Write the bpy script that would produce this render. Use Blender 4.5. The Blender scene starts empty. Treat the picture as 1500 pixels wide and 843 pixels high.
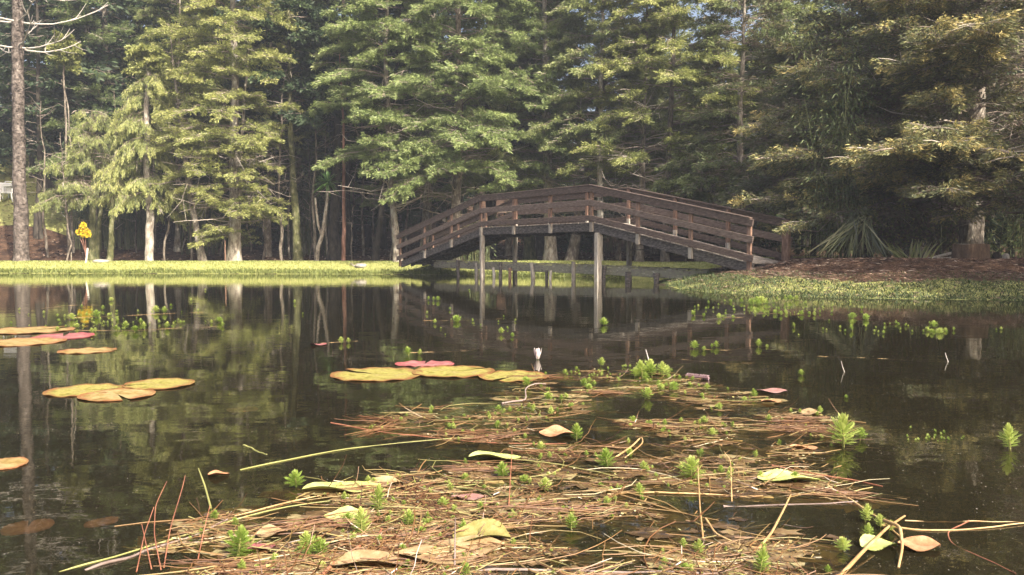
import bpy, math, random
import numpy as np
from mathutils import Vector, Matrix
R = math.radians
rng = np.random.default_rng(7)
random.seed(7)
scn = bpy.context.scene
COL = scn.collection

# ------------------------------------------------------------------ camera
CAM_H = 0.65; F = 1155.0; PITCH = R(2.305)
cd = bpy.data.cameras.new('camera'); cam = bpy.data.objects.new('camera', cd); COL.objects.link(cam)
cam.location = (0, 0, CAM_H); cam.rotation_euler = (math.pi/2 - PITCH, 0, 0)
cd.sensor_width = 36; cd.lens = F/1500*36; cd.clip_start = 0.05; cd.clip_end = 2000
scn.camera = cam
# ------------------------------------------------------------------ light
SUN_AZ = R(144); SUN_EL = R(40)
w = bpy.data.worlds.new('World'); scn.world = w; w.use_nodes = True
nt = w.node_tree; bg = nt.nodes['Background']; sky = nt.nodes.new('ShaderNodeTexSky')
sky.sky_type = 'NISHITA'; sky.sun_disc = False; sky.sun_elevation = SUN_EL; sky.sun_rotation = SUN_AZ
sky.air_density = 1.0; sky.dust_density = 9.0; sky.ozone_density = 1.0
nt.links.new(sky.outputs[0], bg.inputs[0]); bg.inputs[1].default_value = 0.15
sd = bpy.data.lights.new('sun', 'SUN'); so = bpy.data.objects.new('sun', sd); COL.objects.link(so)
sd.energy = 5.0; sd.angle = R(0.5); sd.color = (1.0, 0.93, 0.80)
sv = Vector((math.sin(SUN_AZ)*math.cos(SUN_EL), math.cos(SUN_AZ)*math.cos(SUN_EL), math.sin(SUN_EL)))
so.rotation_euler = sv.to_track_quat('Z', 'Y').to_euler()
vs = scn.view_settings; vs.view_transform = 'Standard'; vs.look = 'None'; vs.gamma = 1; vs.use_curve_mapping = False
vs.exposure = 1.12
scn.cycles.max_bounces = 8; scn.cycles.transparent_max_bounces = 10
scn.cycles.caustics_reflective = False; scn.cycles.caustics_refractive = False

# ------------------------------------------------------------------ helpers
def ray(px, py):
    x = (px-750)/F; v = (421.5-py)/F
    return np.array([x, math.cos(PITCH)+v*math.sin(PITCH), -math.sin(PITCH)+v*math.cos(PITCH)])
def at(px, py, z=0.0):
    d = ray(px, py); t = (z-CAM_H)/d[2]
    return np.array([d[0]*t, d[1]*t, z])
def atD(px, py, D):
    d = ray(px, py); t = D/d[1]
    return np.array([d[0]*t, D, CAM_H+d[2]*t])

def mat_base(name):
    m = bpy.data.materials.new(name); m.use_nodes = True
    for n in list(m.node_tree.nodes): m.node_tree.nodes.remove(n)
    return m, m.node_tree, m.node_tree.nodes, m.node_tree.links
def ramp(ns, pts):
    r = ns.new('ShaderNodeValToRGB'); e = r.color_ramp.elements
    e[0].position, e[0].color = pts[0][0], (*pts[0][1], 1)
    e[1].position, e[1].color = pts[-1][0], (*pts[-1][1], 1)
    for p, c in pts[1:-1]:
        q = e.new(p); q.color = (*c, 1)
    return r
def noise_mat(name, pts, scale=5, rough=.85, bump=.3, stretch=(1,1,1), detail=6, bscale=None, bdist=.02, spec=.2):
    m, t, ns, L = mat_base(name)
    out = ns.new('ShaderNodeOutputMaterial'); b = ns.new('ShaderNodeBsdfPrincipled')
    tc = ns.new('ShaderNodeTexCoord'); mp = ns.new('ShaderNodeMapping'); mp.inputs['Scale'].default_value = stretch
    L.new(tc.outputs['Object'], mp.inputs[0])
    n = ns.new('ShaderNodeTexNoise'); n.inputs['Scale'].default_value = scale; n.inputs['Detail'].default_value = detail
    n.inputs['Roughness'].default_value = .65
    L.new(mp.outputs[0], n.inputs[0])
    oi = ns.new('ShaderNodeObjectInfo'); va = ns.new('ShaderNodeMath'); va.operation = 'MULTIPLY_ADD'; va.inputs[1].default_value = .12; vb = ns.new('ShaderNodeMath'); vb.operation = 'SUBTRACT'; vb.inputs[1].default_value = .06
    L.new(oi.outputs['Random'], va.inputs[0]); L.new(n.outputs[0], va.inputs[2]); L.new(va.outputs[0], vb.inputs[0])
    r = ramp(ns, pts); L.new(vb.outputs[0], r.inputs[0]); L.new(r.outputs[0], b.inputs['Base Color'])
    b.inputs['Roughness'].default_value = rough; b.inputs['Specular IOR Level'].default_value = spec
    if bump:
        n2 = ns.new('ShaderNodeTexNoise'); n2.inputs['Scale'].default_value = bscale or scale*4; n2.inputs['Detail'].default_value = 5
        L.new(mp.outputs[0], n2.inputs[0])
        bp = ns.new('ShaderNodeBump'); bp.inputs['Strength'].default_value = bump; bp.inputs['Distance'].default_value = bdist
        L.new(n2.outputs[0], bp.inputs['Height']); L.new(bp.outputs[0], b.inputs['Normal'])
    L.new(b.outputs[0], out.inputs[0])
    return m
def tint_mat(name, pts, trans=.3, rough=.6, gloss=.04, nscale=0.0, namp=.25):
    """leaf/needle material: hue picked by the mesh's own per-face 'tint' value"""
    m, t, ns, L = mat_base(name)
    out = ns.new('ShaderNodeOutputMaterial')
    a = ns.new('ShaderNodeAttribute'); a.attribute_name = 'tint'
    src = a.outputs['Fac']
    if nscale:
        tc = ns.new('ShaderNodeTexCoord'); n = ns.new('ShaderNodeTexNoise'); n.inputs['Scale'].default_value = nscale; n.inputs['Detail'].default_value = 3
        L.new(tc.outputs['Object'], n.inputs[0])
        ma = ns.new('ShaderNodeMath'); ma.operation = 'MULTIPLY_ADD'; ma.inputs[1].default_value = namp*2; 
        mb = ns.new('ShaderNodeMath'); mb.operation = 'SUBTRACT'; mb.inputs[1].default_value = namp
        L.new(n.outputs[0], ma.inputs[0]); L.new(src, ma.inputs[2]); L.new(ma.outputs[0], mb.inputs[0]); src = mb.outputs[0]
    r = ramp(ns, pts); L.new(src, r.inputs[0])
    d = ns.new('ShaderNodeBsdfDiffuse'); L.new(r.outputs[0], d.inputs[0])
    last = d.outputs[0]
    if trans:
        tr = ns.new('ShaderNodeBsdfTranslucent'); L.new(r.outputs[0], tr.inputs[0])
        mx = ns.new('ShaderNodeMixShader'); mx.inputs[0].default_value = trans
        L.new(last, mx.inputs[1]); L.new(tr.outputs[0], mx.inputs[2]); last = mx.outputs[0]
    if gloss:
        g = ns.new('ShaderNodeBsdfGlossy'); g.inputs['Roughness'].default_value = rough
        mx = ns.new('ShaderNodeMixShader'); mx.inputs[0].default_value = gloss
        L.new(last, mx.inputs[1]); L.new(g.outputs[0], mx.inputs[2]); last = mx.outputs[0]
    L.new(last, out.inputs[0])
    return m

class MB:
    """collects quads/tris into one mesh"""
    def __init__(s): s.v = []; s.f4 = []; s.f3 = []; s.t4 = []; s.t3 = []; s.m4 = []; s.m3 = []; s.n = 0
    def add(s, v, f, tint=0.5, mi=0):
        v = np.asarray(v, float).reshape(-1, 3); f = np.asarray(f, int)
        tt = np.broadcast_to(np.asarray(tint, float), (len(f),)); mm = np.broadcast_to(np.asarray(mi, int), (len(f),))
        if f.shape[1] == 4: s.f4.append(f+s.n); s.t4.append(tt); s.m4.append(mm)
        else: s.f3.append(f+s.n); s.t3.append(tt); s.m3.append(mm)
        s.v.append(v); s.n += len(v)
    def tubes(s, P, Rr, sides=5, tint=.5, cap=True, mi=0):
        P = np.asarray(P, float); Rr = np.asarray(Rr, float)
        if P.ndim == 2: P = P[None]; Rr = Rr[None]
        N, K, _ = P.shape
        Rr = np.broadcast_to(Rr, (N, K))
        T = np.gradient(P, axis=1); T /= np.linalg.norm(T, axis=2, keepdims=True)+1e-9
        ref = np.where(np.abs(T[..., 2:3]) > .9, np.array([1., 0, 0]), np.array([0, 0, 1.]))
        A = np.cross(T, ref); A /= np.linalg.norm(A, axis=2, keepdims=True)+1e-9
        # keep frame steady along the tube
        A0 = A[:, :1]; A = A0 - (A0*T).sum(2, keepdims=True)*T; A /= np.linalg.norm(A, axis=2, keepdims=True)+1e-9
        B = np.cross(T, A)
        th = np.arange(sides)*2*np.pi/sides
        V = P[:, :, None] + Rr[:, :, None, None]*(np.cos(th)[None, None, :, None]*A[:, :, None]+np.sin(th)[None, None, :, None]*B[:, :, None])
        idx = np.arange(N*K*sides).reshape(N, K, sides)
        a = idx[:, :-1]; b = idx[:, 1:]
        f = np.stack([a, np.roll(a, -1, 2), np.roll(b, -1, 2), b], -1).reshape(-1, 4)
        tt = np.asarray(tint, float)
        if tt.ndim == 1 and len(tt) == N: tt = np.repeat(tt, (K-1)*sides)
        s.add(V, f, tt, mi)
        if cap and sides in (3, 4):
            pass
        if cap and N <= 60:
            for i in range(N):
                for end in (0, K-1):
                    c = V[i, end]; cc = c.mean(0)
                    vv = np.vstack([c, cc[None]]); k = np.arange(sides)
                    s.add(vv, np.stack([k, (k+1) % sides, np.full(sides, sides)], 1), float(np.mean(tt)), mi)
    def box(s, c, ax, ay, az, hx, hy, hz, tint=.5, mi=0):
        c = np.asarray(c, float); ax = np.asarray(ax, float)*hx; ay = np.asarray(ay, float)*hy; az = np.asarray(az, float)*hz
        v = [c+i*ax+j*ay+k*az for k in (-1, 1) for j in (-1, 1) for i in (-1, 1)]
        f = [(0,2,3,1),(4,5,7,6),(0,1,5,4),(2,6,7,3),(0,4,6,2),(1,3,7,5)]
        s.add(v, f, tint, mi)
    def beam(s, p, q, wdt, hgt, side=None, tint=.5, mi=0):
        """board from p to q; hgt measured along up, wdt along side"""
        p = np.asarray(p, float); q = np.asarray(q, float); d = q-p; L = np.linalg.norm(d); d /= L
        up = np.array([0, 0, 1.]) if abs(d[2]) < .9 else np.array([0, 1., 0])
        sdv = np.cross(d, up) if side is None else np.asarray(side, float)
        sdv = sdv-(sdv@d)*d; sdv /= np.linalg.norm(sdv); u = np.cross(sdv, d)
        s.box((p+q)/2, d, sdv, u, L/2, wdt/2, hgt/2, tint, mi)
    def leaves(s, P, D, W, tint, mi=0):
        """diamond leaves: root P, vector D, half-width vector W"""
        n = len(P)
        V = np.stack([P, P+.45*D+W, P+D, P+.45*D-W], 1)
        s.add(V, np.arange(n*4).reshape(n, 4), tint, mi)
    def build(s, name, mats, parent=None, smooth=False, loc=None, bevel=0):
        me = bpy.data.meshes.new(name)
        V = np.concatenate(s.v) if s.v else np.zeros((0, 3))
        if loc is not None: V = V-np.asarray(loc)
        f4 = np.concatenate(s.f4) if s.f4 else np.zeros((0, 4), int); f3 = np.concatenate(s.f3) if s.f3 else np.zeros((0, 3), int)
        tint = np.concatenate(s.t4+s.t3); mi = np.concatenate(s.m4+s.m3)
        nl = f4.size+f3.size; npoly = len(f4)+len(f3)
        me.vertices.add(len(V)); me.vertices.foreach_set('co', V.astype(np.float32).ravel())
        me.loops.add(nl); me.loops.foreach_set('vertex_index', np.concatenate([f4.ravel(), f3.ravel()]).astype(np.int32))
        me.polygons.add(npoly)
        ls = np.concatenate([np.arange(len(f4))*4, len(f4)*4+np.arange(len(f3))*3])
        me.polygons.foreach_set('loop_start', ls.astype(np.int32))
        me.polygons.foreach_set('material_index', mi.astype(np.int32))
        me.polygons.foreach_set('use_smooth', np.full(npoly, smooth))
        a = me.attributes.new('tint', 'FLOAT', 'FACE'); a.data.foreach_set('value', tint.astype(np.float32))
        me.update(calc_edges=True)
        for m in (mats if isinstance(mats, (list, tuple)) else [mats]): me.materials.append(m)
        o = bpy.data.objects.new(name, me); COL.objects.link(o)
        if parent is not None: o.parent = parent
        if loc is not None: o.location = loc
        if bevel:
            b = o.modifiers.new('bevel', 'BEVEL'); b.width = bevel; b.segments = 2; b.limit_method = 'ANGLE'
        return o
def tag(o, label=None, cat=None, group=None, kind=None):
    if label: o['label'] = label
    if cat: o['category'] = cat
    if group: o['group'] = group
    if kind: o['kind'] = kind
    return o
def thing(name, label, cat, loc=(0, 0, 0), rz=0, group=None):
    o = bpy.data.objects.new(name, None); COL.objects.link(o); o.location = tuple(float(c) for c in loc); o.rotation_euler = (0, 0, rz)
    o.empty_display_size = .2
    return tag(o, label, cat, group)
def dup(root, loc, rz=0, sc=1.0, label=None, group=None, tilt=(0, 0)):
    r = root.copy(); COL.objects.link(r); r.location = tuple(float(c) for c in loc); r.rotation_euler = (tilt[0], tilt[1], rz)
    r.scale = (sc, sc, sc) if np.isscalar(sc) else sc
    if label: r['label'] = label
    if group: r['group'] = group
    for ch in list(root.children):
        c = ch.copy(); COL.objects.link(c); c.parent = r
        for g in list(ch.children):
            d = g.copy(); COL.objects.link(d); d.parent = c
    return r

# ------------------------------------------------------------------ terrain, pond
POND = np.array([(-60,33),(-40,31.5),(-30,30.5),(-19.5,29.4),(-11,28.6),(-5.2,27.9),(-3.4,27.4),(-2.2,26.7),(-1.1,26.1),(1.1,25.3),(3.1,24.4),(3.9,21),
    (3.55,18),(3.35,15.6),(3.7,13.6),(4.9,12.25),(6.2,11.9),(7.5,11.45),(9.5,10.8),(11.3,8),(12,0),(10,-6),(3,-2.2),(-10,-1.8),(-30,-3),(-60,5)], float)
def smooth_poly(P, it=2):
    for _ in range(it):
        Q = np.roll(P, -1, 0); P = np.stack([.75*P+.25*Q, .25*P+.75*Q], 1).reshape(-1, 2)
    return P
PONDS = smooth_poly(POND, 2)
def sdist(x, y):
    """distance to the waterline, positive on land"""
    x = np.asarray(x, float); y = np.asarray(y, float); d2 = np.full(x.shape, 1e9); ins = np.zeros(x.shape, bool)
    n = len(PONDS)
    for i in range(n):
        ax, ay = PONDS[i]; bx, by = PONDS[(i+1) % n]; ex, ey = bx-ax, by-ay
        t = np.clip(((x-ax)*ex+(y-ay)*ey)/(ex*ex+ey*ey), 0, 1)
        d2 = np.minimum(d2, (x-ax-t*ex)**2+(y-ay-t*ey)**2)
        c = ((ay > y) != (by > y)) & (x < (bx-ax)*(y-ay)/((by-ay) if by != ay else 1e-9)+ax)
        ins ^= c
    return np.sqrt(d2)*np.where(ins, -1, 1)
def vnoise(x, y, s, seed=0):
    r = np.random.default_rng(seed); g = r.random((128, 128))
    u = (x/s) % 128; v = (y/s) % 128; i = np.floor(u).astype(int); j = np.floor(v).astype(int); fu = u-i; fv = v-j
    fu = fu*fu*(3-2*fu); fv = fv*fv*(3-2*fv); i1 = (i+1) % 128; j1 = (j+1) % 128; i %= 128; j %= 128
    return (g[i, j]*(1-fu)*(1-fv)+g[i1, j]*fu*(1-fv)+g[i, j1]*(1-fu)*fv+g[i1, j1]*fu*fv)-.5
def sstep(a, b, x):
    t = np.clip((x-a)/(b-a), 0, 1); return t*t*(3-2*t)
def ground_z(x, y):
    x = np.asarray(x, float); y = np.asarray(y, float)
    s = sdist(x, y)+.25*vnoise(x, y, 1.3, 3)+.12*vnoise(x, y, .5, 4)+sstep(2, 4, x)*(.35*vnoise(x, y, .8, 13)+.2*vnoise(x, y, .3, 14))
    right = sstep(2.6, 4.2, x)*sstep(25, 22, y)
    zl = .40*sstep(-.15, 1.2, s)+.05*sstep(-19, -8, -x)*0
    zr = .30*sstep(-.15, 1.3, s)+.28*sstep(.9, 2.9, s)
    z = zl*(1-right)+zr*right
    u = -1.0*sstep(0, 3.5, -s)
    z = np.where(s < 0, u*1.0+z, z)
    back = np.clip(y-32.6, 0, None)*sstep(0, 4, s)
    sl = .085+.13*sstep(-8, -17, x)+.185*sstep(-19, -23, x)
    z = z+np.minimum(back, 16)*sl + np.clip(back-16, 0, 45)*.21 + np.clip(back-61, 0, 80)*.06
    z = z+sstep(1.5, 5, s)*(.10*vnoise(x, y, 3.1, 5)+.05*vnoise(x, y, .9, 6)) + sstep(10, 40, s)*1.2*vnoise(x, y, 14, 8)
    z = z+.02*vnoise(x, y, .33, 9)*sstep(-.1, .4, s)
    return z
def grid_axis(a, b, fine0, fine1, f, c):
    l = [fine0]; st = f
    while l[-1] > a: st = min(st*1.12, c); l.append(l[-1]-st)
    r = [fine1]; st = f
    while r[-1] < b: st = min(st*1.12, c); r.append(r[-1]+st)
    return np.concatenate([np.array(l[::-1]), np.arange(fine0+f, fine1, f), np.array(r)])
gx = grid_axis(-320, 320, -22, 12, .16, 12); gy = grid_axis(-120, 420, 10, 33, .16, 12)
X, Y = np.meshgrid(gx, gy); Z = ground_z(X, Y)
V = np.stack([X, Y, Z], -1).reshape(-1, 3); nx = len(gx); ny = len(gy)
i = np.arange(ny-1)[:, None]*nx+np.arange(nx-1)[None]
fq = np.stack([i, i+1, i+1+nx, i+nx], -1).reshape(-1, 4)
def ground_material():
    m, t, ns, L = mat_base('ground_soil'); out = ns.new('ShaderNodeOutputMaterial'); b = ns.new('ShaderNodeBsdfPrincipled')
    b.inputs['Roughness'].default_value = .95; b.inputs['Specular IOR Level'].default_value = .1
    tc = ns.new('ShaderNodeTexCoord'); at_ = ns.new('ShaderNodeAttribute'); at_.attribute_name = 'tint'
    def nz(s, d=6):
        n = ns.new('ShaderNodeTexNoise'); n.inputs['Scale'].default_value = s; n.inputs['Detail'].default_value = d; n.inputs['Roughness'].default_value = .7
        L.new(tc.outputs['Object'], n.inputs[0]); return n
    n1 = nz(7); n2 = nz(1.1); n3 = nz(30)
    gr = ramp(ns, [(.3, (.16,.16,.05)), (.5, (.30,.31,.10)), (.7, (.42,.40,.18))]); L.new(n1.outputs[0], gr.inputs[0])
    li = ramp(ns, [(.3, (.035,.02,.013)), (.5, (.10,.055,.035)), (.65, (.20,.13,.075)), (.8, (.10,.10,.03))]); L.new(n3.outputs[0], li.inputs[0])
    n4 = nz(2.2, 4); dk = ramp(ns, [(.38, (.30,.30,.32)), (.62, (1,1,1))]); L.new(n4.outputs[0], dk.inputs[0])
    lm = ns.new('ShaderNodeMix'); lm.data_type = 'RGBA'; lm.blend_type = 'MULTIPLY'; lm.inputs['Factor'].default_value = 1; L.new(li.outputs[0], lm.inputs['A']); L.new(dk.outputs[0], lm.inputs['B'])
    mud = ramp(ns, [(.3, (.020,.016,.009)), (.7, (.05,.038,.02))]); L.new(n1.outputs[0], mud.inputs[0])
    # tint 0 = mud, .5 = leaf litter, 1 = lawn, edges broken up by noise
    def thresh(lo, hi):
        a = ns.new('ShaderNodeMath'); a.operation = 'MULTIPLY_ADD'; a.inputs[1].default_value = .25; L.new(n2.outputs[0], a.inputs[0]); L.new(at_.outputs['Fac'], a.inputs[2])
        mr = ns.new('ShaderNodeMapRange'); mr.inputs['From Min'].default_value = lo+.125; mr.inputs['From Max'].default_value = hi+.125; L.new(a.outputs[0], mr.inputs[0]); return mr
    t1 = thresh(.18, .3); t2 = thresh(.68, .82)
    m1 = ns.new('ShaderNodeMix'); m1.data_type = 'RGBA'; L.new(t1.outputs[0], m1.inputs['Factor']); L.new(mud.outputs[0], m1.inputs['A']); L.new(lm.outputs['Result'], m1.inputs['B'])
    m2 = ns.new('ShaderNodeMix'); m2.data_type = 'RGBA'; L.new(t2.outputs[0], m2.inputs['Factor']); L.new(m1.outputs['Result'], m2.inputs['A']); L.new(gr.outputs[0], m2.inputs['B'])
    L.new(m2.outputs['Result'], b.inputs['Base Color'])
    bp = ns.new('ShaderNodeBump'); bp.inputs['Strength'].default_value = .8; bp.inputs['Distance'].default_value = .04; L.new(n3.outputs[0], bp.inputs['Height']); L.new(bp.outputs[0], b.inputs['Normal'])
    L.new(b.outputs[0], out.inputs[0]); return m
fc = V[fq].mean(1); fs = sdist(fc[:, 0], fc[:, 1])
def zone(x, y, s):
    lawn = sstep(-.2, -.1, s)*np.where(x < 3.2, sstep(31.8, 30.9, y+.5*vnoise(x, y, 1.5, 12)), 0)
    lawn = np.where((x >= 3.2) & (y > 19), sstep(31, 28, y)*sstep(9, 7, x), lawn)
    lawn = np.where((x > 2.4) & (y <= 19), sstep(1.35, .7, s)*.95, lawn)
    lawn = np.where((x < -20) & (y > 36.5), .93, lawn)
    lawn = np.where(y < 10, 1.0, lawn)
    return np.where(s < -.13, 0.0, .5+.5*lawn)
fine = zone(fc[:, 0], fc[:, 1], fs)
mb = MB(); mb.add(V, fq, fine)
tag(mb.build('ground', ground_material(), smooth=True), kind='structure')

def water_material():
    m, t, ns, L = mat_base('pond_water'); out = ns.new('ShaderNodeOutputMaterial')
    tc = ns.new('ShaderNodeTexCoord'); mp = ns.new('ShaderNodeMapping'); mp.inputs['Scale'].default_value = (1, 1.6, 1); L.new(tc.outputs['Object'], mp.inputs[0])
    n = ns.new('ShaderNodeTexNoise'); n.inputs['Scale'].default_value = 1.6; n.inputs['Detail'].default_value = 3; L.new(mp.outputs[0], n.inputs[0])
    n2 = ns.new('ShaderNodeTexNoise'); n2.inputs['Scale'].default_value = 11; n2.inputs['Detail'].default_value = 2; L.new(mp.outputs[0], n2.inputs[0])
    ad = ns.new('ShaderNodeMath'); ad.operation = 'MULTIPLY_ADD'; ad.inputs[1].default_value = .12; L.new(n2.outputs[0], ad.inputs[0]); L.new(n.outputs[0], ad.inputs[2])
    bp = ns.new('ShaderNodeBump'); bp.inputs['Strength'].default_value = .22; bp.inputs['Distance'].default_value = .008; L.new(ad.outputs[0], bp.inputs['Height'])
    fr = ns.new('ShaderNodeFresnel'); fr.inputs['IOR'].default_value = 1.38; L.new(bp.outputs[0], fr.inputs['Normal'])
    gl = ns.new('ShaderNodeBsdfGlossy'); gl.inputs['Roughness'].default_value = .012; gl.inputs['Color'].default_value = (.93,.93,.90,1); L.new(bp.outputs[0], gl.inputs['Normal'])
    tr = ns.new('ShaderNodeBsdfTransparent'); tr.inputs['Color'].default_value = (.86,.78,.60,1)
    df = ns.new('ShaderNodeBsdfDiffuse'); df.inputs['Color'].default_value = (.060,.055,.030,1)
    m0 = ns.new('ShaderNodeMixShader'); m0.inputs[0].default_value = .16; L.new(tr.outputs[0], m0.inputs[1]); L.new(df.outputs[0], m0.inputs[2])
    mx = ns.new('ShaderNodeMixShader'); L.new(fr.outputs[0], mx.inputs[0]); L.new(m0.outputs[0], mx.inputs[1]); L.new(gl.outputs[0], mx.inputs[2])
    L.new(mx.outputs[0], out.inputs[0]); return m
mb = MB(); mb.add([(-75,-8,0),(14,-8,0),(14,36,0),(-75,36,0)], [(0,1,2,3)])
tag(mb.build('water', water_material()), kind='structure')

# ------------------------------------------------------------------ materials
M = {}
M['bark_pale'] = noise_mat('bark_pale', [(.3,(.06,.045,.035)),(.48,(.26,.22,.18)),(.62,(.46,.42,.36)),(.75,(.20,.17,.13))], 7, bump=.9, stretch=(1,1,.45), bdist=.03)
M['bark_grey'] = noise_mat('bark_grey', [(.3,(.04,.032,.026)),(.5,(.17,.14,.11)),(.66,(.34,.30,.25))], 9, bump=.9, stretch=(1,1,.4), bdist=.03)
M['bark_rough'] = noise_mat('bark_rough', [(.3,(.035,.028,.023)),(.5,(.13,.105,.09)),(.64,(.24,.205,.18)),(.78,(.38,.34,.30))], 6, bump=1.0, stretch=(1,1,.8), bscale=26, bdist=.05)
M['bark_red'] = noise_mat('bark_red', [(.35,(.10,.045,.03)),(.6,(.28,.15,.11)),(.75,(.45,.33,.27))], 7, bump=.5, stretch=(1,1,.3))
M['bark_dark'] = noise_mat('bark_dark', [(.35,(.022,.018,.014)),(.6,(.07,.058,.045)),(.75,(.14,.13,.10))], 7, bump=.8, stretch=(1,1,.4), bdist=.03)
M['bark_moss'] = noise_mat('bark_moss', [(.35,(.035,.04,.015)),(.55,(.12,.12,.05)),(.72,(.30,.28,.20))], 8, bump=.8, stretch=(1,1,.5), bdist=.03)
M['twig'] = tint_mat('twig', [(0,(.09,.07,.055)),(.5,(.27,.215,.18)),(1,(.52,.46,.40))], trans=0, gloss=0)
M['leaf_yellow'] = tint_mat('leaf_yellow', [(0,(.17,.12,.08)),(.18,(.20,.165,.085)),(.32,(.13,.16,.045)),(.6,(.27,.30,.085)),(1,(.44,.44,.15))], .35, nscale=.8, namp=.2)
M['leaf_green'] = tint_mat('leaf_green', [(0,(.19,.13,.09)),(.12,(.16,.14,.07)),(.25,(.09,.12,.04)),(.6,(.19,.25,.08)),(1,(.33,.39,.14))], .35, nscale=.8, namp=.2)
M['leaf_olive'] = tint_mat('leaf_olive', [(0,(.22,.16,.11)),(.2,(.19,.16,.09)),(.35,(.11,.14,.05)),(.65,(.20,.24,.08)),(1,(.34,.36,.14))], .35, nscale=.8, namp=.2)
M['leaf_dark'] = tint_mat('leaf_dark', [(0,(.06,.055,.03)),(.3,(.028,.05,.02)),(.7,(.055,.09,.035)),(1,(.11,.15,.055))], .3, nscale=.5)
M['leaf_sunlit_gold'] = tint_mat('leaf_sunlit_gold', [(0,(.20,.135,.11)),(.25,(.21,.155,.115)),(.42,(.11,.13,.065)),(.65,(.22,.23,.09)),(1,(.60,.48,.19))], .3, nscale=.7, namp=.3)  # brown twigs and green leaf; gold end paints sunlight on the bough tips
M['leaf_bamboo'] = tint_mat('leaf_bamboo', [(0,(.20,.18,.07)),(.3,(.10,.15,.05)),(.7,(.17,.22,.08)),(1,(.25,.27,.10))], .35)
M['culm'] = noise_mat('culm', [(.35,(.05,.06,.025)),(.6,(.12,.13,.06)),(.75,(.22,.22,.12))], 6, bump=0, stretch=(1,1,.2), rough=.6)

# ------------------------------------------------------------------ tree makers
def wobble_line(p0, p1, K, amp, r, bow=(0, 0, 0)):
    t = np.linspace(0, 1, K); P = np.outer(1-t, p0)+np.outer(t, p1)
    o = np.cumsum(r.normal(0, amp, (K, 3)), 0); o -= np.outer(t, o[-1])*1.0; o -= o[0]*(1-t)[:, None]; o[:, 2] *= .2
    P += o+np.outer(np.sin(t*np.pi), bow); return P
def foliage_from_branches(r, B, twmb, lfmb, dens=1.0, leaf=.13, style='flat', sub=.38, inner=.3, tint=(.35, .9), dead=.12, twigs=.3, thick=.02):
    """B: list of (start, azimuth, elevation, length, droop)"""
    P0 = np.array([b[0] for b in B]); az = np.array([b[1] for b in B]); el = np.array([b[2] for b in B]); Ln = np.array([b[3] for b in B]); dr = np.array([b[4] for b in B])
    K = 8; t = np.linspace(0, 1, K)
    bend = r.normal(0, .18, len(B))
    def bpos(i, tt):
        a = az[i]+bend[i]*tt
        h = Ln[i]*tt*np.cos(el[i]); z = Ln[i]*(tt*np.sin(el[i])-dr[i]*tt*tt)
        return P0[i]+np.stack([h*np.cos(a), h*np.sin(a), z], -1)
    I = np.repeat(np.arange(len(B)), K); T = np.tile(t, len(B))
    BP = bpos(I, T).reshape(len(B), K, 3)
    BP[:, 1:-1] += r.normal(0, .02, (len(B), K-2, 3))*Ln[:, None, None]
    rad = (thick*(.4+.25*Ln))[:, None]*(1-.85*t)[None]
    twmb.tubes(BP, rad, 4, tint=r.uniform(.15, .7, len(B)), cap=False)
    # sub twigs
    ns_ = np.maximum(3, (Ln*8*dens).astype(int)); I = np.repeat(np.arange(len(B)), ns_); n = len(I)
    T = inner+(1-inner)*r.random(n)**.8
    S = bpos(I, T); side = np.where(r.random(n) < .5, -1, 1)
    ang = az[I]+bend[I]*T+side*r.uniform(.35, 1.25, n)
    l = sub*Ln[I]*(1.08-T)+r.uniform(.15, .38, n)
    slope = np.sin(el[I])*.5-dr[I]*T*1.1
    if style == 'weep': slope = slope-r.uniform(.5, 1.1, n)
    D = np.stack([np.cos(ang), np.sin(ang), slope+r.normal(0, .16, n)], 1); D /= np.linalg.norm(D, axis=1, keepdims=True); 
    dmask = r.random(n) < dead
    tk = np.linspace(0, 1, 3)
    TP = S[:, None]+D[:, None]*l[:, None, None]*tk[None, :, None]; TP[:, 1, 2] += .04*l
    keep = (r.random(n) < twigs) | dmask
    if keep.any(): twmb.tubes(TP[keep], np.array([.010, .007, .003])[None]*(1+0*l[keep][:, None]), 3, tint=np.where(dmask[keep], .85, .3)*r.uniform(.6, 1.1, keep.sum()), cap=False)
    live = ~dmask; S = S[live]; D = D[live]; l = l[live]; TT = T[live]; n = len(S)
    if n == 0: return
    nl = np.maximum(4, (l*1.35/leaf*LEAFN*dens**.5).astype(int)); J = np.repeat(np.arange(n), nl); m = len(J)
    u = r.random(m)**.8
    base = S[J]+D[J]*(l[J]*u)[:, None]
    sd_ = np.stack([-D[J][:, 1], D[J][:, 0], np.zeros(m)], 1); sg = np.where(r.random(m) < .5, -1, 1)
    spread = (.5*l[J]*(1.05-u)*.45+.02)
    base = base+sd_*(sg*r.random(m)*spread)[:, None]
    base[:, 2] += r.normal(0, .035 if style == 'flat' else .06, m)-.3*spread*r.random(m)
    LD = D[J]*.8+sd_*(sg*r.uniform(.2, .9, m))[:, None]; LD[:, 2] += r.normal(-.18 if style == 'flat' else -.8, .35, m)
    LD /= np.linalg.norm(LD, axis=1, keepdims=True)
    ll = leaf*r.uniform(.6, 1.4, m)
    nrm = np.array([0, 0, 1.])+r.normal(0, 1.0, (m, 3))
    W = np.cross(LD, nrm); W /= np.linalg.norm(W, axis=1, keepdims=True)+1e-9
    tw = r.uniform(0, 1, n)[J]
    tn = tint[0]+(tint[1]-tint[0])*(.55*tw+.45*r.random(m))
    tn = np.where(u < .25, tn*.75, tn)+.42*(TT[J]-.62)  # browner inside, fresher tips; also drives the painted sunlit gold of the cypress
    lfmb.leaves(base, LD*ll[:, None], W*(ll*((.10 if style == 'weep' else .12) if leaf < .15 else .21))[:, None], tn)

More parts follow.
